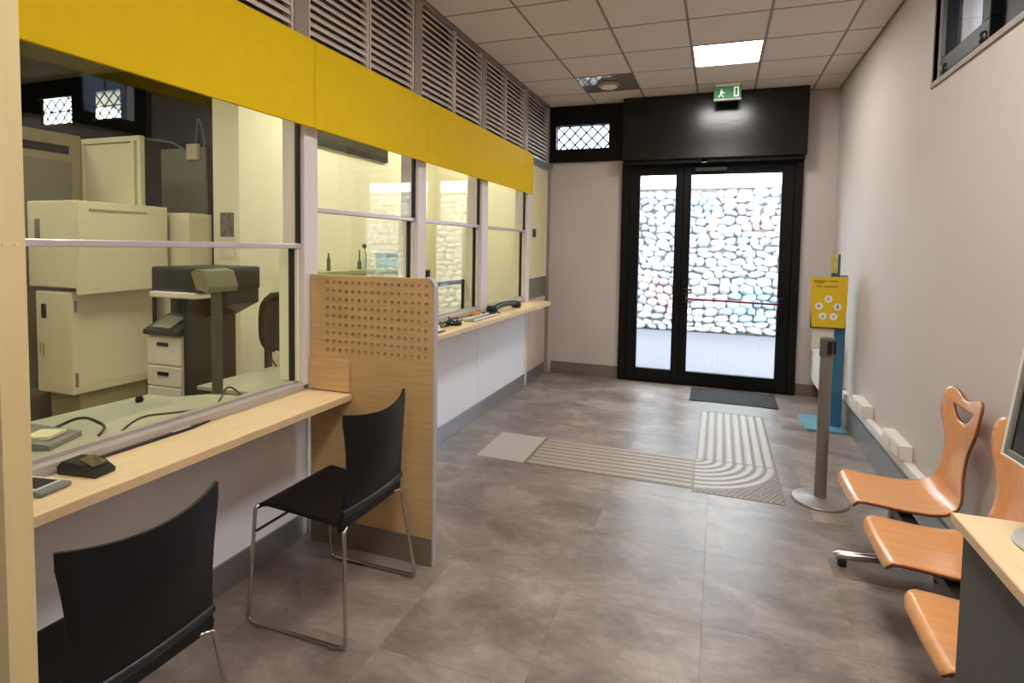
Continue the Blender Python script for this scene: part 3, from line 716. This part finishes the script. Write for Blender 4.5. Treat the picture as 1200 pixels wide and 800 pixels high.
for (x_, z_, g) in ((.938, 1.196, 'A'), (.866, 1.130, 'B'), (1.014, 1.128, 'C'), (.898, 1.040, 'D'), (.986, 1.038, 'E')):
    a = build('white_disc', MB().lathe([(.033, 0), (.033, -.002)], (x_, 5.6455, z_), 20, 'y'), WHITE, cp)
    q = {'A': [(0, 0, .005, .012)], 'B': [(-.004, 0, .008, .010)], 'C': [(.002, .004, .006, .016), (-.004, -.008, .006, .006)], 'D': [(0, 0, .004, .012), (0, -.01, .008, .003)], 'E': [(0, 0, .004, .014)]}[g]
    mb = MB()
    for dx, dz, ww, hh in q: mb.box(x_ + dx - ww, x_ + dx + ww, 5.6415, 5.643, z_ + dz - hh, z_ + dz + hh)
    build('disc_symbol', mb, PRINTM, a)
build('leaflet', MB().prism([(.83, .72), (1.01, .76), (1.0, .925), (.83, .925)], 'y', 5.70, 5.706), WHTPL, t)
# white wall heater behind the stand
t = thing('wall_heater', 'slim white convector heater on the right wall behind the blue stand', 'heater', (1.08, 6.5, .15))
build('casing', B(.99, 1.175, 6.18, 6.85, .215, .80, .008), WHTPL, t)
build('grille', MB().box(1.02, 1.14, 6.22, 6.81, .8, .803), GRYPL, t)
# trunking with socket blocks
t = thing('cable_trunking', 'white cable trunking along the right wall above the skirting', 'trunking', (1.16, 3.6, .21))
build('channel', B(1.150, XR - .0005, 1.80, 6.0, .208, .25, .003), SKIRT, t)
build('cover', B(1.128, XR - .0005, 1.80, 5.95, .25, .318, .008), WHTPL, t)
build('end_cap', B(1.122, XR - .0005, 5.95, 5.99, .245, .322, .004), GRYPL, t)
for a, b, l in ((4.98, 5.36, 'double white socket block on the trunking, farther from the bench'), (4.03, 4.42, 'double white socket block on the trunking, nearest the bench')):
    s = thing('socket_block', l, 'socket', (1.12, (a + b) / 2, .31), 'socket blocks on the trunking')
    build('housing', B(1.104, XR - .001, a, b, .3185, .412, .006), WHTPL, s)
    build('socket_face', MB().box(1.099, 1.1035, a + .02, (a + b) / 2 - .01, .330, .400, .004), WHTPL, s)
    build('socket_face', MB().box(1.099, 1.1035, (a + b) / 2 + .01, b - .02, .330, .400, .004), WHTPL, s)

# ------------------------------------------------------------ mat and tactile path
t = thing('entrance_mat', 'dark charcoal entrance mat on the floor before the exit door', 'mat', (.18, 6.48, 0))
build('pile', B(-.25, .615, 6.20, 6.78, .001, .010, .003), MATD, t)
build('rubber_rim', MB().box(-.262, .627, 6.188, 6.20, .001, .006).box(-.262, .627, 6.78, 6.792, .001, .006).box(-.262, -.25, 6.2, 6.78, .001, .006).box(.615, .627, 6.2, 6.78, .001, .006), BLKPL, t)
t = thing('tactile_path', 'beige ribbed tactile guide path turning left on the floor', 'tactile path', (-.3, 4.8, 0))
HX0, HX1, VX1, HY0, HY1, VY1 = -1.335, -.125, .452, 3.875, 4.46, 5.83
build('base_sheet', MB().box(HX0, HX1, HY0, HY1, .0008, .0022), TACTB, t)
build('base_sheet', MB().box(HX1 + .002, VX1, HY0 - .04, HY1, .0008, .0022), TACTB, t)
build('base_sheet', MB().box(HX1 + .002, VX1, HY1 + .002, VY1, .0008, .0022), TACTB, t)
def rib(pts, wd, m):
    mb = MB(); pts = [Vector(p) for p in pts]; vs = []
    for i, p in enumerate(pts):
        d_ = (pts[min(i + 1, len(pts) - 1)] - pts[max(i - 1, 0)]).normalized(); n_ = Vector((-d_.y, d_.x, 0))
        for q, z in ((-wd, .002), (-wd * .6, .0065), (wd * .6, .0065), (wd, .002)): vs.append(tuple(p + n_ * q + Vector((0, 0, z))))
    k = len(pts); mb.add(vs, [(i * 4 + j, i * 4 + (j + 1) % 4, (i + 1) * 4 + (j + 1) % 4, (i + 1) * 4 + j) for i in range(k - 1) for j in range(4)] + [(0, 1, 2, 3), (4 * k - 4, 4 * k - 3, 4 * k - 2, 4 * k - 1)])
    return build('rib', mb, m, t)
for k in range(8):
    r = .035 + k * .0715
    cpt = (HX1 + .002, HY1, 0)
    rib([(HX1 + r, VY1 - .02, 0), (HX1 + r, HY1 + .004, 0)], .0285, TACTR)
    rib(arc(cpt, r, -1, -89, 18), .0285, TACTR)
    rib([(HX1 - .004, HY1 - r, 0), (HX0 + .02, HY1 - r, 0)], .0275, TACT)
mb = MB()
for i in range(22):
    for j in range(22):
        x_, y_ = HX1 + .02 + i * .036 + (j % 2) * .018, HY0 - .03 + j * .031
        if x_ > VX1 - .01 or y_ > HY1: continue
        if math.hypot(x_ - HX1, y_ - HY1) > .035 + 7 * .0715 + .045: mb.lathe([(.011, .002), (.007, .006)], (x_, y_, 0), 8)
o = build('raised_dots', mb, TACTR, t); o['kind'] = 'stuff'
t = thing('floor_plate', 'smooth pale square plate at the left end of the tactile path', 'floor plate', (-1.53, 4.17, 0))
build('plate', MB().prism([(-1.725, 3.885), (-1.342, 3.88), (-1.34, 4.465), (-1.735, 4.47)], 'z', .0008, .003), TACTS, t)
t = thing('floor_plate', 'plain grey plate between the entrance mat and the tactile path', 'floor plate', (.17, 6.0, 0))
build('plate', B(-.125, .47, 5.835, 6.185, .0008, .003), mat('smooth grey plate', (140, 136, 128), .5), t)

# ------------------------------------------------------------ things on the counters
t = thing('payment_terminal', 'black payment terminal on the low counter', 'payment terminal', (-1.99, 1.22, .833))
def RT(a, c): return Matrix.Translation(c) @ Matrix.Rotation(math.radians(a), 4, 'Z')
body = MB().prism([(-.075, 0), (.073, 0), (.076, .014), (.03, .040), (-.06, .045), (-.08, .026)], 'y', -.036, .036).xf(RT(8, (-1.975, 1.245, .833)))
build('body', body, BLKPL, t)
build('keypad', MB().box(.0, .055, -.026, .026, .034, .040).xf(RT(8, (-1.975, 1.245, .833)) @ Matrix.Rotation(math.radians(22), 4, 'Y') @ Matrix.Translation((-.02, 0, .012))), mat('keypad olive', (110, 96, 60), .35, nscale=40, namp=.6), t)
build('cable', MB().tube(path([(-2.06, 1.23, .845), (-2.075, 1.18, .85), (-2.08, 1.16, .84), (-2.085, 1.12, .84)], .03), .003, 6), BLKPL, t)
t = thing('signature_pad', 'black signature pad with pale frame at the left end of the low counter', 'signature pad', (-1.98, 1.07, .833))
def RP(mb): return mb.xf(RT(10, (-1.985, 1.10, .834)))
build('body', RP(B(-.085, .08, -.05, .05, 0, .016, .006)), GRYPL, t)
build('screen', RP(B(-.06, .045, -.036, .036, .016, .0185, .001)), BLKPL, t)
build('screen_frame', RP(MB().box(-.066, .051, -.042, -.036, .016, .020).box(-.066, .051, .036, .042, .016, .020).box(-.066, -.061, -.036, .036, .016, .020).box(.046, .051, -.036, .036, .016, .020)), WHTPL, t)
t = thing('document_tray', 'long dark grey document tray along the sill of the nearest window', 'tray', (-2.06, 1.55, .833))
build('tray_body', MB().prism([(-2.108, 1.24), (-2.055, 1.24), (-2.045, 1.70), (-2.075, 1.86), (-2.108, 1.86)], 'z', .8335, .842), DKMET, t)
build('paper', MB().box(-2.09, -2.055, 1.62, 1.70, .843, .846), WHTPL, t)
# high counter
t = thing('handset', 'black telephone handset lying on the high counter by the last window', 'handset', (-1.98, 5.05, 1.0))
build('grip', MB().tube([(-1.98, 4.80, 1.04), (-1.965, 4.95, 1.058), (-1.96, 5.14, 1.058), (-1.95, 5.32, 1.045)], [.03, .026, .026, .032], 10), BLKPL, t, 50)
build('earpiece', MB().lathe([(.05, -.032), (.058, 0), (.046, .034)], (-1.98, 4.78, 1.034), 16), BLKPL, t, 50)
build('mouthpiece', MB().lathe([(.046, -.03), (.052, 0), (.042, .028)], (-1.945, 5.34, 1.032), 16), BLKPL, t, 50)
build('cradle', B(-2.03, -1.90, 4.66, 4.78, 1.001, 1.018, .004), BLKPL, t)
t = thing('card_tray', 'flat silver tray on the high counter left of the black handset', 'tray', (-1.9, 4.35, 1.0))
build('tray_base', B(-1.96, -1.86, 4.12, 4.64, 1.001, 1.010, .003), ALU, t)
build('tray_lip', MB().box(-1.868, -1.86, 4.12, 4.64, 1.01, 1.022).box(-1.96, -1.952, 4.12, 4.64, 1.01, 1.022), WHTPL, t)
t = thing('pen_stand', 'black coiled-cord pen stand on the high counter', 'pen stand', (-1.94, 3.70, 1.0))
build('base', MB().lathe([(.055, 0), (.055, .02), (.025, .04)], (-1.93, 3.90, 1.001), 16), BLKPL, t, 40)
build('pen', MB().tube([(-1.93, 3.90, 1.02), (-1.86, 3.66, 1.09)], .006, 8), BLKPL, t)
cp_ = []
for k in range(121):
    a = k * 2 * PI / 12; s = k / 120
    cp_.append((-1.96 + .018 * math.cos(a) + .03 * math.sin(s * 6), 3.64 + .44 * s, 1.024 + .018 * math.sin(a)))
build('coiled_cord', MB().tube(cp_, .005, 5), BLKPL, t)
t = thing('paper_holder', 'white angled leaflet holder on the high counter against the divider', 'leaflet holder', (-1.90, 3.30, 1.0))
build('holder', MB().prism([(-1.97, 1.001), (-1.87, 1.001), (-1.865, 1.01), (-1.93, 1.11), (-1.97, 1.11)], 'y', 3.40, 3.56), WHTPL, t)
build('holder_foot', B(-1.865, -1.84, 3.40, 3.58, 1.001, 1.01, .003), BLKPL, t)
t = thing('small_box', 'little orange and brown box at the back of the high counter', 'box', (-2.03, 4.52, 1.0))
build('carton', B(-2.055, -2.005, 4.48, 4.56, 1.001, 1.03, .003), ORANGE, t)

# ------------------------------------------------------------ back office
struct('wall_office_side', B(OX0 - .1, OX0, OY0, 4.0, 0, H + .2), OFWALL, 'far side wall of the back office', 'wall')
struct('wall_office_near', B(OX0, XL - .1, OY0 - .1, OY0, 0, H + .2), OFWALL, 'near end wall of the back office', 'wall')
c = sroot('ceiling_office', 'dull brown-grey back office ceiling', 'ceiling', (0, 0, 3.28))
build('ceiling_board', B(OX0, XL - .13, OY0, YE, 3.30, 3.36), mat('office ceiling', (150, 138, 118), .9), c)
olab = ['added office ceiling lamp over the printer', 'added office ceiling lamp behind the second teller window', 'added office ceiling lamp behind the last teller window', 'added office ceiling lamp at the near end of the office', 'added office ceiling lamp at the far left of the office']
for (x_, y_), l in zip(((-3.2, 1.9), (-2.9, 4.3), (-2.9, 6.0), (-3.3, -.4), (-5.6, 1.6)), olab):  # unseen lamps, added to light the office
    t = thing('ceiling_lamp', l, 'ceiling lamp', (x_, y_, 3.30))
    build('diffuser', B(x_ - .28, x_ + .28, y_ - .28, y_ + .28, 3.285, 3.295), OFPANEL, t)
    build('frame', MB().box(x_ - .3, x_ + .3, y_ - .3, y_ - .28, 3.28, 3.2998).box(x_ - .3, x_ + .3, y_ + .28, y_ + .3, 3.28, 3.2998).box(x_ - .3, x_ - .28, y_ - .28, y_ + .28, 3.28, 3.2998).box(x_ + .28, x_ + .3, y_ - .28, y_ + .28, 3.28, 3.2998), WHTPL, t)
# cream wall block: face x=-3.72 from y=3.55 to the end
struct('wall_office_cream', MB().box(-4.0, -3.72, 3.55, YE, 0, 3.30).box(-3.72, XL - .12, YE - .02, YE + .2, 0, 3.30), OFWALL, 'cream wall seen through the teller windows', 'wall')
# dark band wall at y=4 with two lattice windows
b = sroot('wall_office_back', 'black upper band and cream lower part of the rear office wall', 'wall', (-5.7, 4, 0))
ox = [(-6.95, -6.45, 2.84, 3.11), (-6.13, -5.72, 2.85, 3.12)]
mb = MB().box(OX0, -4.0, 4.0, 4.035, 2.45, 2.84).box(OX0, -4.0, 4.0, 4.035, 3.12, 3.40).box(OX0, -6.95, 4.0, 4.035, 2.84, 3.12).box(-6.45, -6.13, 4.0, 4.035, 2.84, 3.12).box(-5.72, -4.0, 4.0, 4.035, 2.84, 3.12)
build('black_band', mb, OFDARK, b)
build('lower_wall', MB().box(OX0, -4.0, 4.0, 4.035, 0, 2.45), OFDARK, b)
for i, (a, c_, d_, e_) in enumerate(ox):
    t = sroot('window_%d' % (7 + i), ('left' if i == 0 else 'right') + ' white lattice window high in the black office wall', 'window', (a, 4.0, d_))
    build('pane', B(a, c_, 4.014, 4.018, d_, e_), GLW, t)
    build('window_frame', MB().box(a, c_, 3.99, 4.0, d_ - .02, d_).box(a, c_, 3.99, 4.0, e_, e_ + .02), BLKPL, t)
    o = lattice(t, a, c_, 4.03, d_, e_, .135, .007, LATM)
    build('glazing_bar', MB().box(a, c_, 4.022, 4.034, (d_ + e_) / 2 - .006, (d_ + e_) / 2 + .006), LATM, t)
t = thing('notice_board', 'grey-olive board on the rear office wall right of the cream booth', 'board', (-4.85, 3.98, 1.6))
build('board', B(-5.13, -4.57, 3.965, 3.998, 1.3, 2.50, .004), OFGREY, t)
t = thing('junction_box', 'small pale junction box with looping cable at the top of the grey board', 'junction box', (-4.70, 3.96, 2.4))
build('box', B(-4.76, -4.62, 3.93, 3.964, 2.38, 2.53, .006), CREAM, t)
build('cable', MB().tube(path([(-4.66, 3.95, 2.53), (-4.62, 3.94, 2.80), (-4.56, 3.95, 2.62), (-4.54, 3.95, 2.40), (-4.52, 3.95, 1.9)], .1), .007, 8), GRYPL, t, 50)
build('conduit', MB().tube(path([(-4.76, 3.95, 2.46), (-4.95, 3.95, 2.56), (-5.4, 3.95, 2.62)], .1), .012, 8), GRYPL, t, 50)
# cream booth (L shaped partition)
bo = thing('partition_booth', 'cream framed partition booth behind the tall cream machine', 'partition', (-5.0, 3.2, 0))
X_, Y_ = -5.2, 3.29
build('side_frame', MB().box(X_ - .04, X_, 1.9, Y_, 2.40, 2.50, .004).box(X_ - .04, X_, Y_ - .07, Y_, 0, 2.40, .004).box(X_ - .04, X_, 1.9, 1.96, 0, 2.40, .004).box(X_ - .03, X_ - .01, 1.96, Y_ - .07, 2.27, 2.33), CREAMD, bo)
build('side_panel', B(X_ - .03, X_ - .012, 1.96, Y_ - .07, 0, 2.27), OFGREY, bo)
build('front_frame', MB().box(X_, -4.49, Y_, Y_ + .04, 2.43, 2.475, .003).box(-4.53, -4.49, Y_, Y_ + .04, 0, 2.43, .003).box(X_, X_ + .03, Y_, Y_ + .04, 0, 2.43, .003).box(-4.60, -4.56, Y_ - .004, Y_ + .03, 0, 2.43, .003), CREAM, bo)
build('front_panel', B(X_ + .03, -4.60, Y_ + .008, Y_ + .03, 0, 2.42), CREAM, bo)
# tall cream machine
m_ = thing('cash_machine_rear', 'tall cream metal machine cabinet behind the nearest teller window', 'machine', (-4.47, 2.95, 0))
build('upper_housing', MB().prism([(2.63, 1.23), (3.19, 1.245), (3.19, 1.30), (3.29, 1.32), (3.29, 1.885), (2.63, 1.88)], 'x', -4.235, -4.2).box(-4.235 - .002, -4.232, 2.64, 3.28, 1.24, 1.88), CREAM, m_)
build('front_housing', B(-4.75, -4.238, 2.63, 3.26, 1.27, 1.89, .01), CREAM, m_)
build('vent', B(-4.66, -4.61, 2.624, 2.632, 1.62, 1.76, .002), GRYPL, m_)
build('seam_strip', B(-4.199, -4.195, 2.70, 3.12, 1.82, 1.835), CREAMD, m_)
build('lower_body', B(-4.70, -4.31, 2.64, 3.24, .50, 1.24, .01), CREAM, m_)
build('lower_lip', B(-4.22, -4.205, 2.66, 3.19, 1.255, 1.275), CREAMD, m_)
build('handle', MB().box(-4.64, -4.58, 2.635, 2.662, 1.04, 1.15, .01).lathe([(.03, 0), (.03, .02)], (-4.61, 2.64, 1.09), 14, 'y'), BLKPL, m_, 50)
build('latch', MB().box(-4.665, -4.655, 2.64, 2.66, .79, .86).box(-4.63, -4.62, 2.64, 2.66, .76, .86), BLKPL, m_)
build('base_skirt', MB().box(-4.66, -4.34, 2.70, 3.2, 0, .50, .006), CREAMD, m_)
build('hinge', MB().box(-4.309, -4.30, 2.655, 2.67, .56, .66).box(-4.309, -4.30, 2.655, 2.67, 1.10, 1.18), GRYPL, m_)
t = thing('storage_cabinet', 'lower cream cabinet right of the tall machine', 'cabinet', (-4.05, 3.4, 0))
build('carcass', B(-4.40, -4.03, 3.34, 3.56, 0, 1.845, .004), CREAM, t)
build('door', B(-4.385, -4.22, 3.332, 3.34, .08, 1.60, .002), CREAM, t); build('door', B(-4.215, -4.045, 3.332, 3.34, .08, 1.60, .002), CREAM, t)
# calendar on the column
t = thing('wall_calendar', 'picture calendar hanging on the cream column', 'calendar', (-3.84, 3.54, 1.47))
build('picture', B(-3.92, -3.78, 3.542, 3.548, 1.66, 1.86), PINK2, t)
build('date_sheet', B(-3.93, -3.77, 3.541, 3.548, 1.48, 1.655), WHTPL, t)
# printer
p_ = thing('printer', 'tall office printer with black scanner head and pale drawers', 'printer', (-3.4, 2.9, 0))
build('drawer_body', MB().box(-3.58, -3.27, 2.655, 3.05, .02, 1.00, .006), CREAM, p_)
for z_, zz_ in ((.80, .985), (.66, .79), (.05, .65)):
    dr = build('drawer', B(-3.578, -3.272, 2.642, 2.655, z_, zz_, .005), WHTPL, p_)
    if zz_ > .7: build('drawer_handle', B(-3.48, -3.38, 2.634, 2.643, zz_ - .06, zz_ - .035, .004), BLKPL, dr)
build('side_cover', B(-3.269, -3.25, 2.66, 3.06, .02, 1.25, .004), mat('dark printer side', (44, 44, 38), .5), p_)
build('engine', B(-3.56, -3.27, 2.80, 3.06, 1.0, 1.28, .006), mat('dark printer engine', (40, 40, 36), .5), p_)
cpn = build('control_panel', MB().prism([(2.62, 1.0), (2.62, 1.03), (2.80, 1.12), (2.80, 1.0)], 'x', -3.58, -3.27), BLKPL, p_)
build('touch_screen', MB().prism([(2.64, 1.045), (2.76, 1.105), (2.758, 1.11), (2.638, 1.05)], 'x', -3.53, -3.36), mat('grey screen', (132, 138, 118), .2), cpn)
build('scanner_tray', MB().box(-3.49, -3.10, 2.60, 2.80, 1.25, 1.29, .008), WHTPL, p_)
build('scanner_head', MB().box(-3.50, -3.06, 2.62, 3.1, 1.29, 1.45, .015), BLKPL, p_)
build('scanner_arm', MB().prism([(-3.30, 1.10), (-3.27, 1.10), (-3.06, 1.20), (-3.06, 1.29), (-3.50, 1.29)], 'y', 2.805, 3.08), BLKPL, p_)
build('cable', MB().tube([(-3.05, 3.1, 1.0), (-3.02, 3.14, .8), (-2.96, 3.14, .73)], .006, 6), BLKPL, p_)
# display pole
t = thing('display_pole', 'grey-green pole stand with tilted display head in front of the printer', 'display stand', (-2.72, 2.42, 0))
build('pole', B(-2.735, -2.69, 2.40, 2.44, .02, 1.40, .004), mat('olive grey pole', (88, 90, 72), .5), t)
build('display_head', MB().prism([(-2.76, 1.46), (-2.80, 1.44), (-2.76, 1.345), (-2.68, 1.33), (-2.665, 1.36), (-2.70, 1.45)], 'y', 2.33, 2.53), mat('olive grey head', (130, 132, 108), .4), t)
build('pole_base', B(-2.82, -2.60, 2.30, 2.53, .0, .02, .004), DKMET, t)
# desks in the office
t = thing('teller_desk', 'pale green-grey desk right behind the nearest teller window', 'desk', (-2.55, 1.5, 0))
build('desk_top', MB().prism([(-2.24, .30), (-2.24, 2.20), (-2.42, 2.26), (-2.56, 2.22), (-2.66, 2.12), (-2.84, 2.10), (-2.95, .30)], 'z', .775, .80), DESKG, t)
build('desk_leg', B(-2.84, -2.80, .35, 2.02, 0, .775), GRYPL, t); build('desk_leg', B(-2.30, -2.26, .35, 2.1, 0, .775), GRYPL, t)
t = thing('side_desk', 'pale desk beyond the display pole', 'desk', (-2.75, 2.9, 0))
build('desk_top', B(-3.04, -2.3, 2.56, 3.2, .695, .72, .004), DESKG, t)
build('desk_side', B(-3.0, -2.96, 2.62, 3.15, 0, .695), SKIRTD, t); build('desk_side', B(-2.4, -2.36, 2.6, 3.15, 0, .695), SKIRTD, t)
t = thing('desk_telephone', 'pale desk telephone with looping cord on the teller desk', 'telephone', (-2.6, 1.35, .80))
def RF(mb): return mb.xf(RT(25, (-2.53, 1.42, .80)))
build('body', RF(MB().prism([(-.10, 0), (.10, 0), (.10, .02), (-.10, .055)], 'y', -.09, .09)), GRYPL, t)
build('keys', RF(MB().box(-.04, .07, -.05, .05, .03, .042)), CREAM, t)
build('cord', MB().tube(path([(-2.60, 1.50, .82), (-2.56, 1.60, .86), (-2.44, 1.62, .82), (-2.40, 1.56, .805)], .06), .006, 6), BLKPL, t)
t = thing('desk_cable', 'thin dark cable running along the front of the teller desk', 'cable', (-2.3, 1.9, .80))
build('cable', MB().tube(path([(-2.30, 1.55, .806), (-2.33, 1.68, .86), (-2.32, 1.85, .83), (-2.30, 2.05, .806), (-2.33, 2.14, .90), (-2.28, 2.2, .81)], .08), .005, 6), BLKPL, t)
t = thing('desk_grommet', 'small black round knob on the far part of the teller desk', 'knob', (-2.72, 1.98, .80))
build('knob', MB().lathe([(.016, 0), (.02, .012), (.014, .03)], (-2.74, 1.98, .80), 14), BLKPL, t, 50)
t = thing('office_chair', 'black office chair back behind the side desk', 'office chair', (-3.2, 3.36, 0))
def bk(u, v):
    y = (u - .5) * 2; hw = .125 * (1 - abs(2 * v - 1) ** 3.5) ** .5 + .012
    return (-3.20 + .04 * y * y, 3.36 + y * hw, .82 + .39 * v)
build('backrest', surf(bk, 12, 16, .035), mat('black chair fabric', (40, 42, 40), .9), t, 40)
build('back_stem', MB().box(-3.26, -3.235, 3.33, 3.39, .50, .95, .005), BLKPL, t)
build('seat', MB().lathe([(.20, 0), (.22, .03), (.20, .06)], (-3.32, 3.36, .46), 20), mat('black chair fabric', (40, 42, 40), .9), t, 40)
build('column', MB().lathe([(.03, 0), (.03, .40)], (-3.32, 3.36, .06), 12), CHROME, t, 40)
for k in range(5):
    a = k * 2 * PI / 5 + .3; c_ = (-3.32 + .25 * math.cos(a), 3.36 + .25 * math.sin(a))
    build('star_leg', MB().tube([(-3.32, 3.36, .09), (c_[0], c_[1], .06)], .016, 8).lathe([(.02, 0), (.024, .02), (.02, .04)], (c_[0], c_[1], .001), 10), BLKPL, t, 50)
# dark panel high on the cream wall
t = thing('wall_screen', 'dark rectangular unit high on the cream wall behind the second window', 'wall unit', (-3.7, 5.0, 2.7))
build('casing', B(-3.718, -3.68, 4.2, 5.66, 2.57, 3.05, .006), BLKPL, t)
# low cabinet with things behind window 2
t = thing('low_cabinet', 'pale green cabinet top behind the second teller window', 'cabinet', (-3.55, 4.9, 0))
build('carcass', B(-3.70, -3.40, 4.12, 5.62, 0, 1.32, .004), TEAL, t); build('top', B(-3.71, -3.39, 4.11, 5.63, 1.32, 1.36, .004), TEAL, t)
for k in range(3): build('door', B(-3.399, -3.392, 4.14 + k * .495, 4.625 + k * .495, .08, 1.30, .002), TEAL, t)
t = thing('thin_bottle', 'slim dark bottle at the left end of the green cabinet', 'bottle', (-3.5, 4.38, 1.36))
build('glass_body', MB().lathe([(.018, 0), (.018, .10), (.008, .14), (.008, .17)], (-3.5, 4.38, 1.361), 14), mat('olive bottle', (96, 100, 72), .3), t, 50)
t = thing('thin_bottle', 'short dark bottle beside the red flower on the green cabinet', 'bottle', (-3.5, 4.86, 1.36))
build('glass_body', MB().lathe([(.022, 0), (.022, .07), (.008, .10), (.006, .20)], (-3.5, 4.86, 1.361), 14), mat('olive bottle', (96, 100, 72), .3), t, 50)
t = thing('flower_vase', 'clear vase holding one red flower on the green cabinet', 'vase', (-3.5, 4.98, 1.36))
build('vase', MB().lathe([(.03, 0), (.032, .12), (.03, .12), (.028, .004)], (-3.5, 4.98, 1.361), 16), GLW, t, 50)
build('stem', MB().tube([(-3.5, 4.98, 1.37), (-3.5, 4.975, 1.5), (-3.5, 4.95, 1.58)], .004, 6), mat('flower stem', (110, 130, 70), .6), t)
build('bloom', MB().lathe([(.006, 0), (.022, .015), (.024, .035), (.008, .05)], (-3.5, 4.945, 1.575), 12), mat('red bloom', (130, 40, 30), .6), t, 60)
t = thing('blue_box', 'pale blue plastic box at the right end of the green cabinet', 'box', (-3.5, 5.4, 1.36))
build('tub', MB().prism([(5.28, 1.361), (5.52, 1.361), (5.54, 1.52), (5.26, 1.52)], 'x', -3.58, -3.44), LBLUE, t)
build('lid', B(-3.59, -3.43, 5.25, 5.55, 1.52, 1.535, .003), LBLUE, t)
t = thing('door_handle', 'black lever handle on the cream wall behind the second window', 'handle', (-3.71, 6.05, 1.5))
build('rose', MB().lathe([(.03, 0), (.03, .012)], (-3.719, 6.05, 1.5), 14, 'x'), BLKPL, t); build('lever', MB().tube([(-3.707, 6.05, 1.5), (-3.67, 6.05, 1.5), (-3.67, 6.17, 1.5)], .011, 8), BLKPL, t)

# ------------------------------------------------------------ outside
struct('ground_outside', B(-14, 12, YE + .1, 30, -.12, .0), ASPH, 'pale paved ground outside the exit door', 'ground')
YW = 11.5; SH = 2.88
sw_ = sroot('wall_outside', 'sunlit rubble stone retaining wall outside the door', 'stone wall', (0, YW, 0))
build('mortar_core', B(-8, 8, YW + .10, YW + .5, 0, SH - .05), MORTAR, sw_)
build('coping', MB().box(-8, 8, YW + .02, YW + .52, SH - .05, SH, .01), mat('coping', (190, 186, 180), .9), sw_)
rnd = random.Random(3)
def stone(cx_, cz_, w_, h_):
    """irregular rounded boulder face, proud of the mortar"""
    n = 9; ph = rnd.random() * 6; vs = []; rings = ((1.0, .10), (.93, .04), (.62, -.02))
    rad = [1 + rnd.uniform(-.24, .10) for _ in range(n)]
    tilt = rnd.uniform(-.35, .35)
    for f, dy in rings:
        for k in range(n):
            a = 2 * PI * k / n + ph * .1; c, s = math.cos(a), math.sin(a); q = (abs(c) ** 3 + abs(s) ** 3) ** (-1 / 3.)
            x_, z_ = c * q * w_ / 2 * rad[k] * f, s * q * h_ / 2 * rad[k] * f
            vs.append((cx_ + x_ * math.cos(tilt) - z_ * math.sin(tilt), YW + dy + rnd.uniform(-.008, .008), cz_ + x_ * math.sin(tilt) + z_ * math.cos(tilt)))
    vs.append((cx_, YW - .03 - rnd.random() * .02, cz_)); fs = []
    for r in range(2):
        for k in range(n): fs.append((r * n + k, r * n + (k + 1) % n, (r + 1) * n + (k + 1) % n, (r + 1) * n + k))
    for k in range(n): fs.append((2 * n + k, 2 * n + (k + 1) % n, 3 * n))
    fs.append(tuple(range(n))[::-1])
    return vs, fs
rest = MB(); cnt = 0; z_ = .0
for row in range(30):
    hr = rnd.uniform(.10, .16)
    if z_ + hr > SH - .06: break
    x_ = -8 + rnd.random() * .2
    while x_ < 7.8:
        w_ = rnd.uniform(.13, .31); cxx = x_ + w_ / 2; czz = z_ + hr / 2 + rnd.uniform(-.025, .025) + .03 * math.sin(cxx * 2.3)
        hh = hr * rnd.uniform(.85, 1.25)
        czz = max(hh / 2 * 1.15, min(SH - .06 - hh / 2, czz))
        vs, fs = stone(cxx, czz, w_ * 1.16, hh * 1.22)
        if -1.85 < cxx < 1.15 and cnt < 300:
            px = (cxx, czz); m = rnd.choice(STONEC)
            if math.dist(px, (.55, .60)) < .38 or (math.dist(px, (-.6, 2.55)) < .4 and rnd.random() < .5) or math.dist(px, (-.2, 1.75)) < .15: m = STONEB
            if math.dist(px, (.1, 2.7)) < .25 or math.dist(px, (-1.15, .75)) < .3 or math.dist(px, (-.85, .65)) < .3 or math.dist(px, (.65, 2.1)) < .2: m = STONER
            build('stone', MB().add(vs, fs), m, sw_, 60); cnt += 1
        else: rest.add(vs, fs)
        x_ += w_ * 1.0
    z_ += hr
o = build('stones_beyond', rest, STONEC[0], sw_, 60); o['kind'] = 'stuff'
print('stones', cnt)
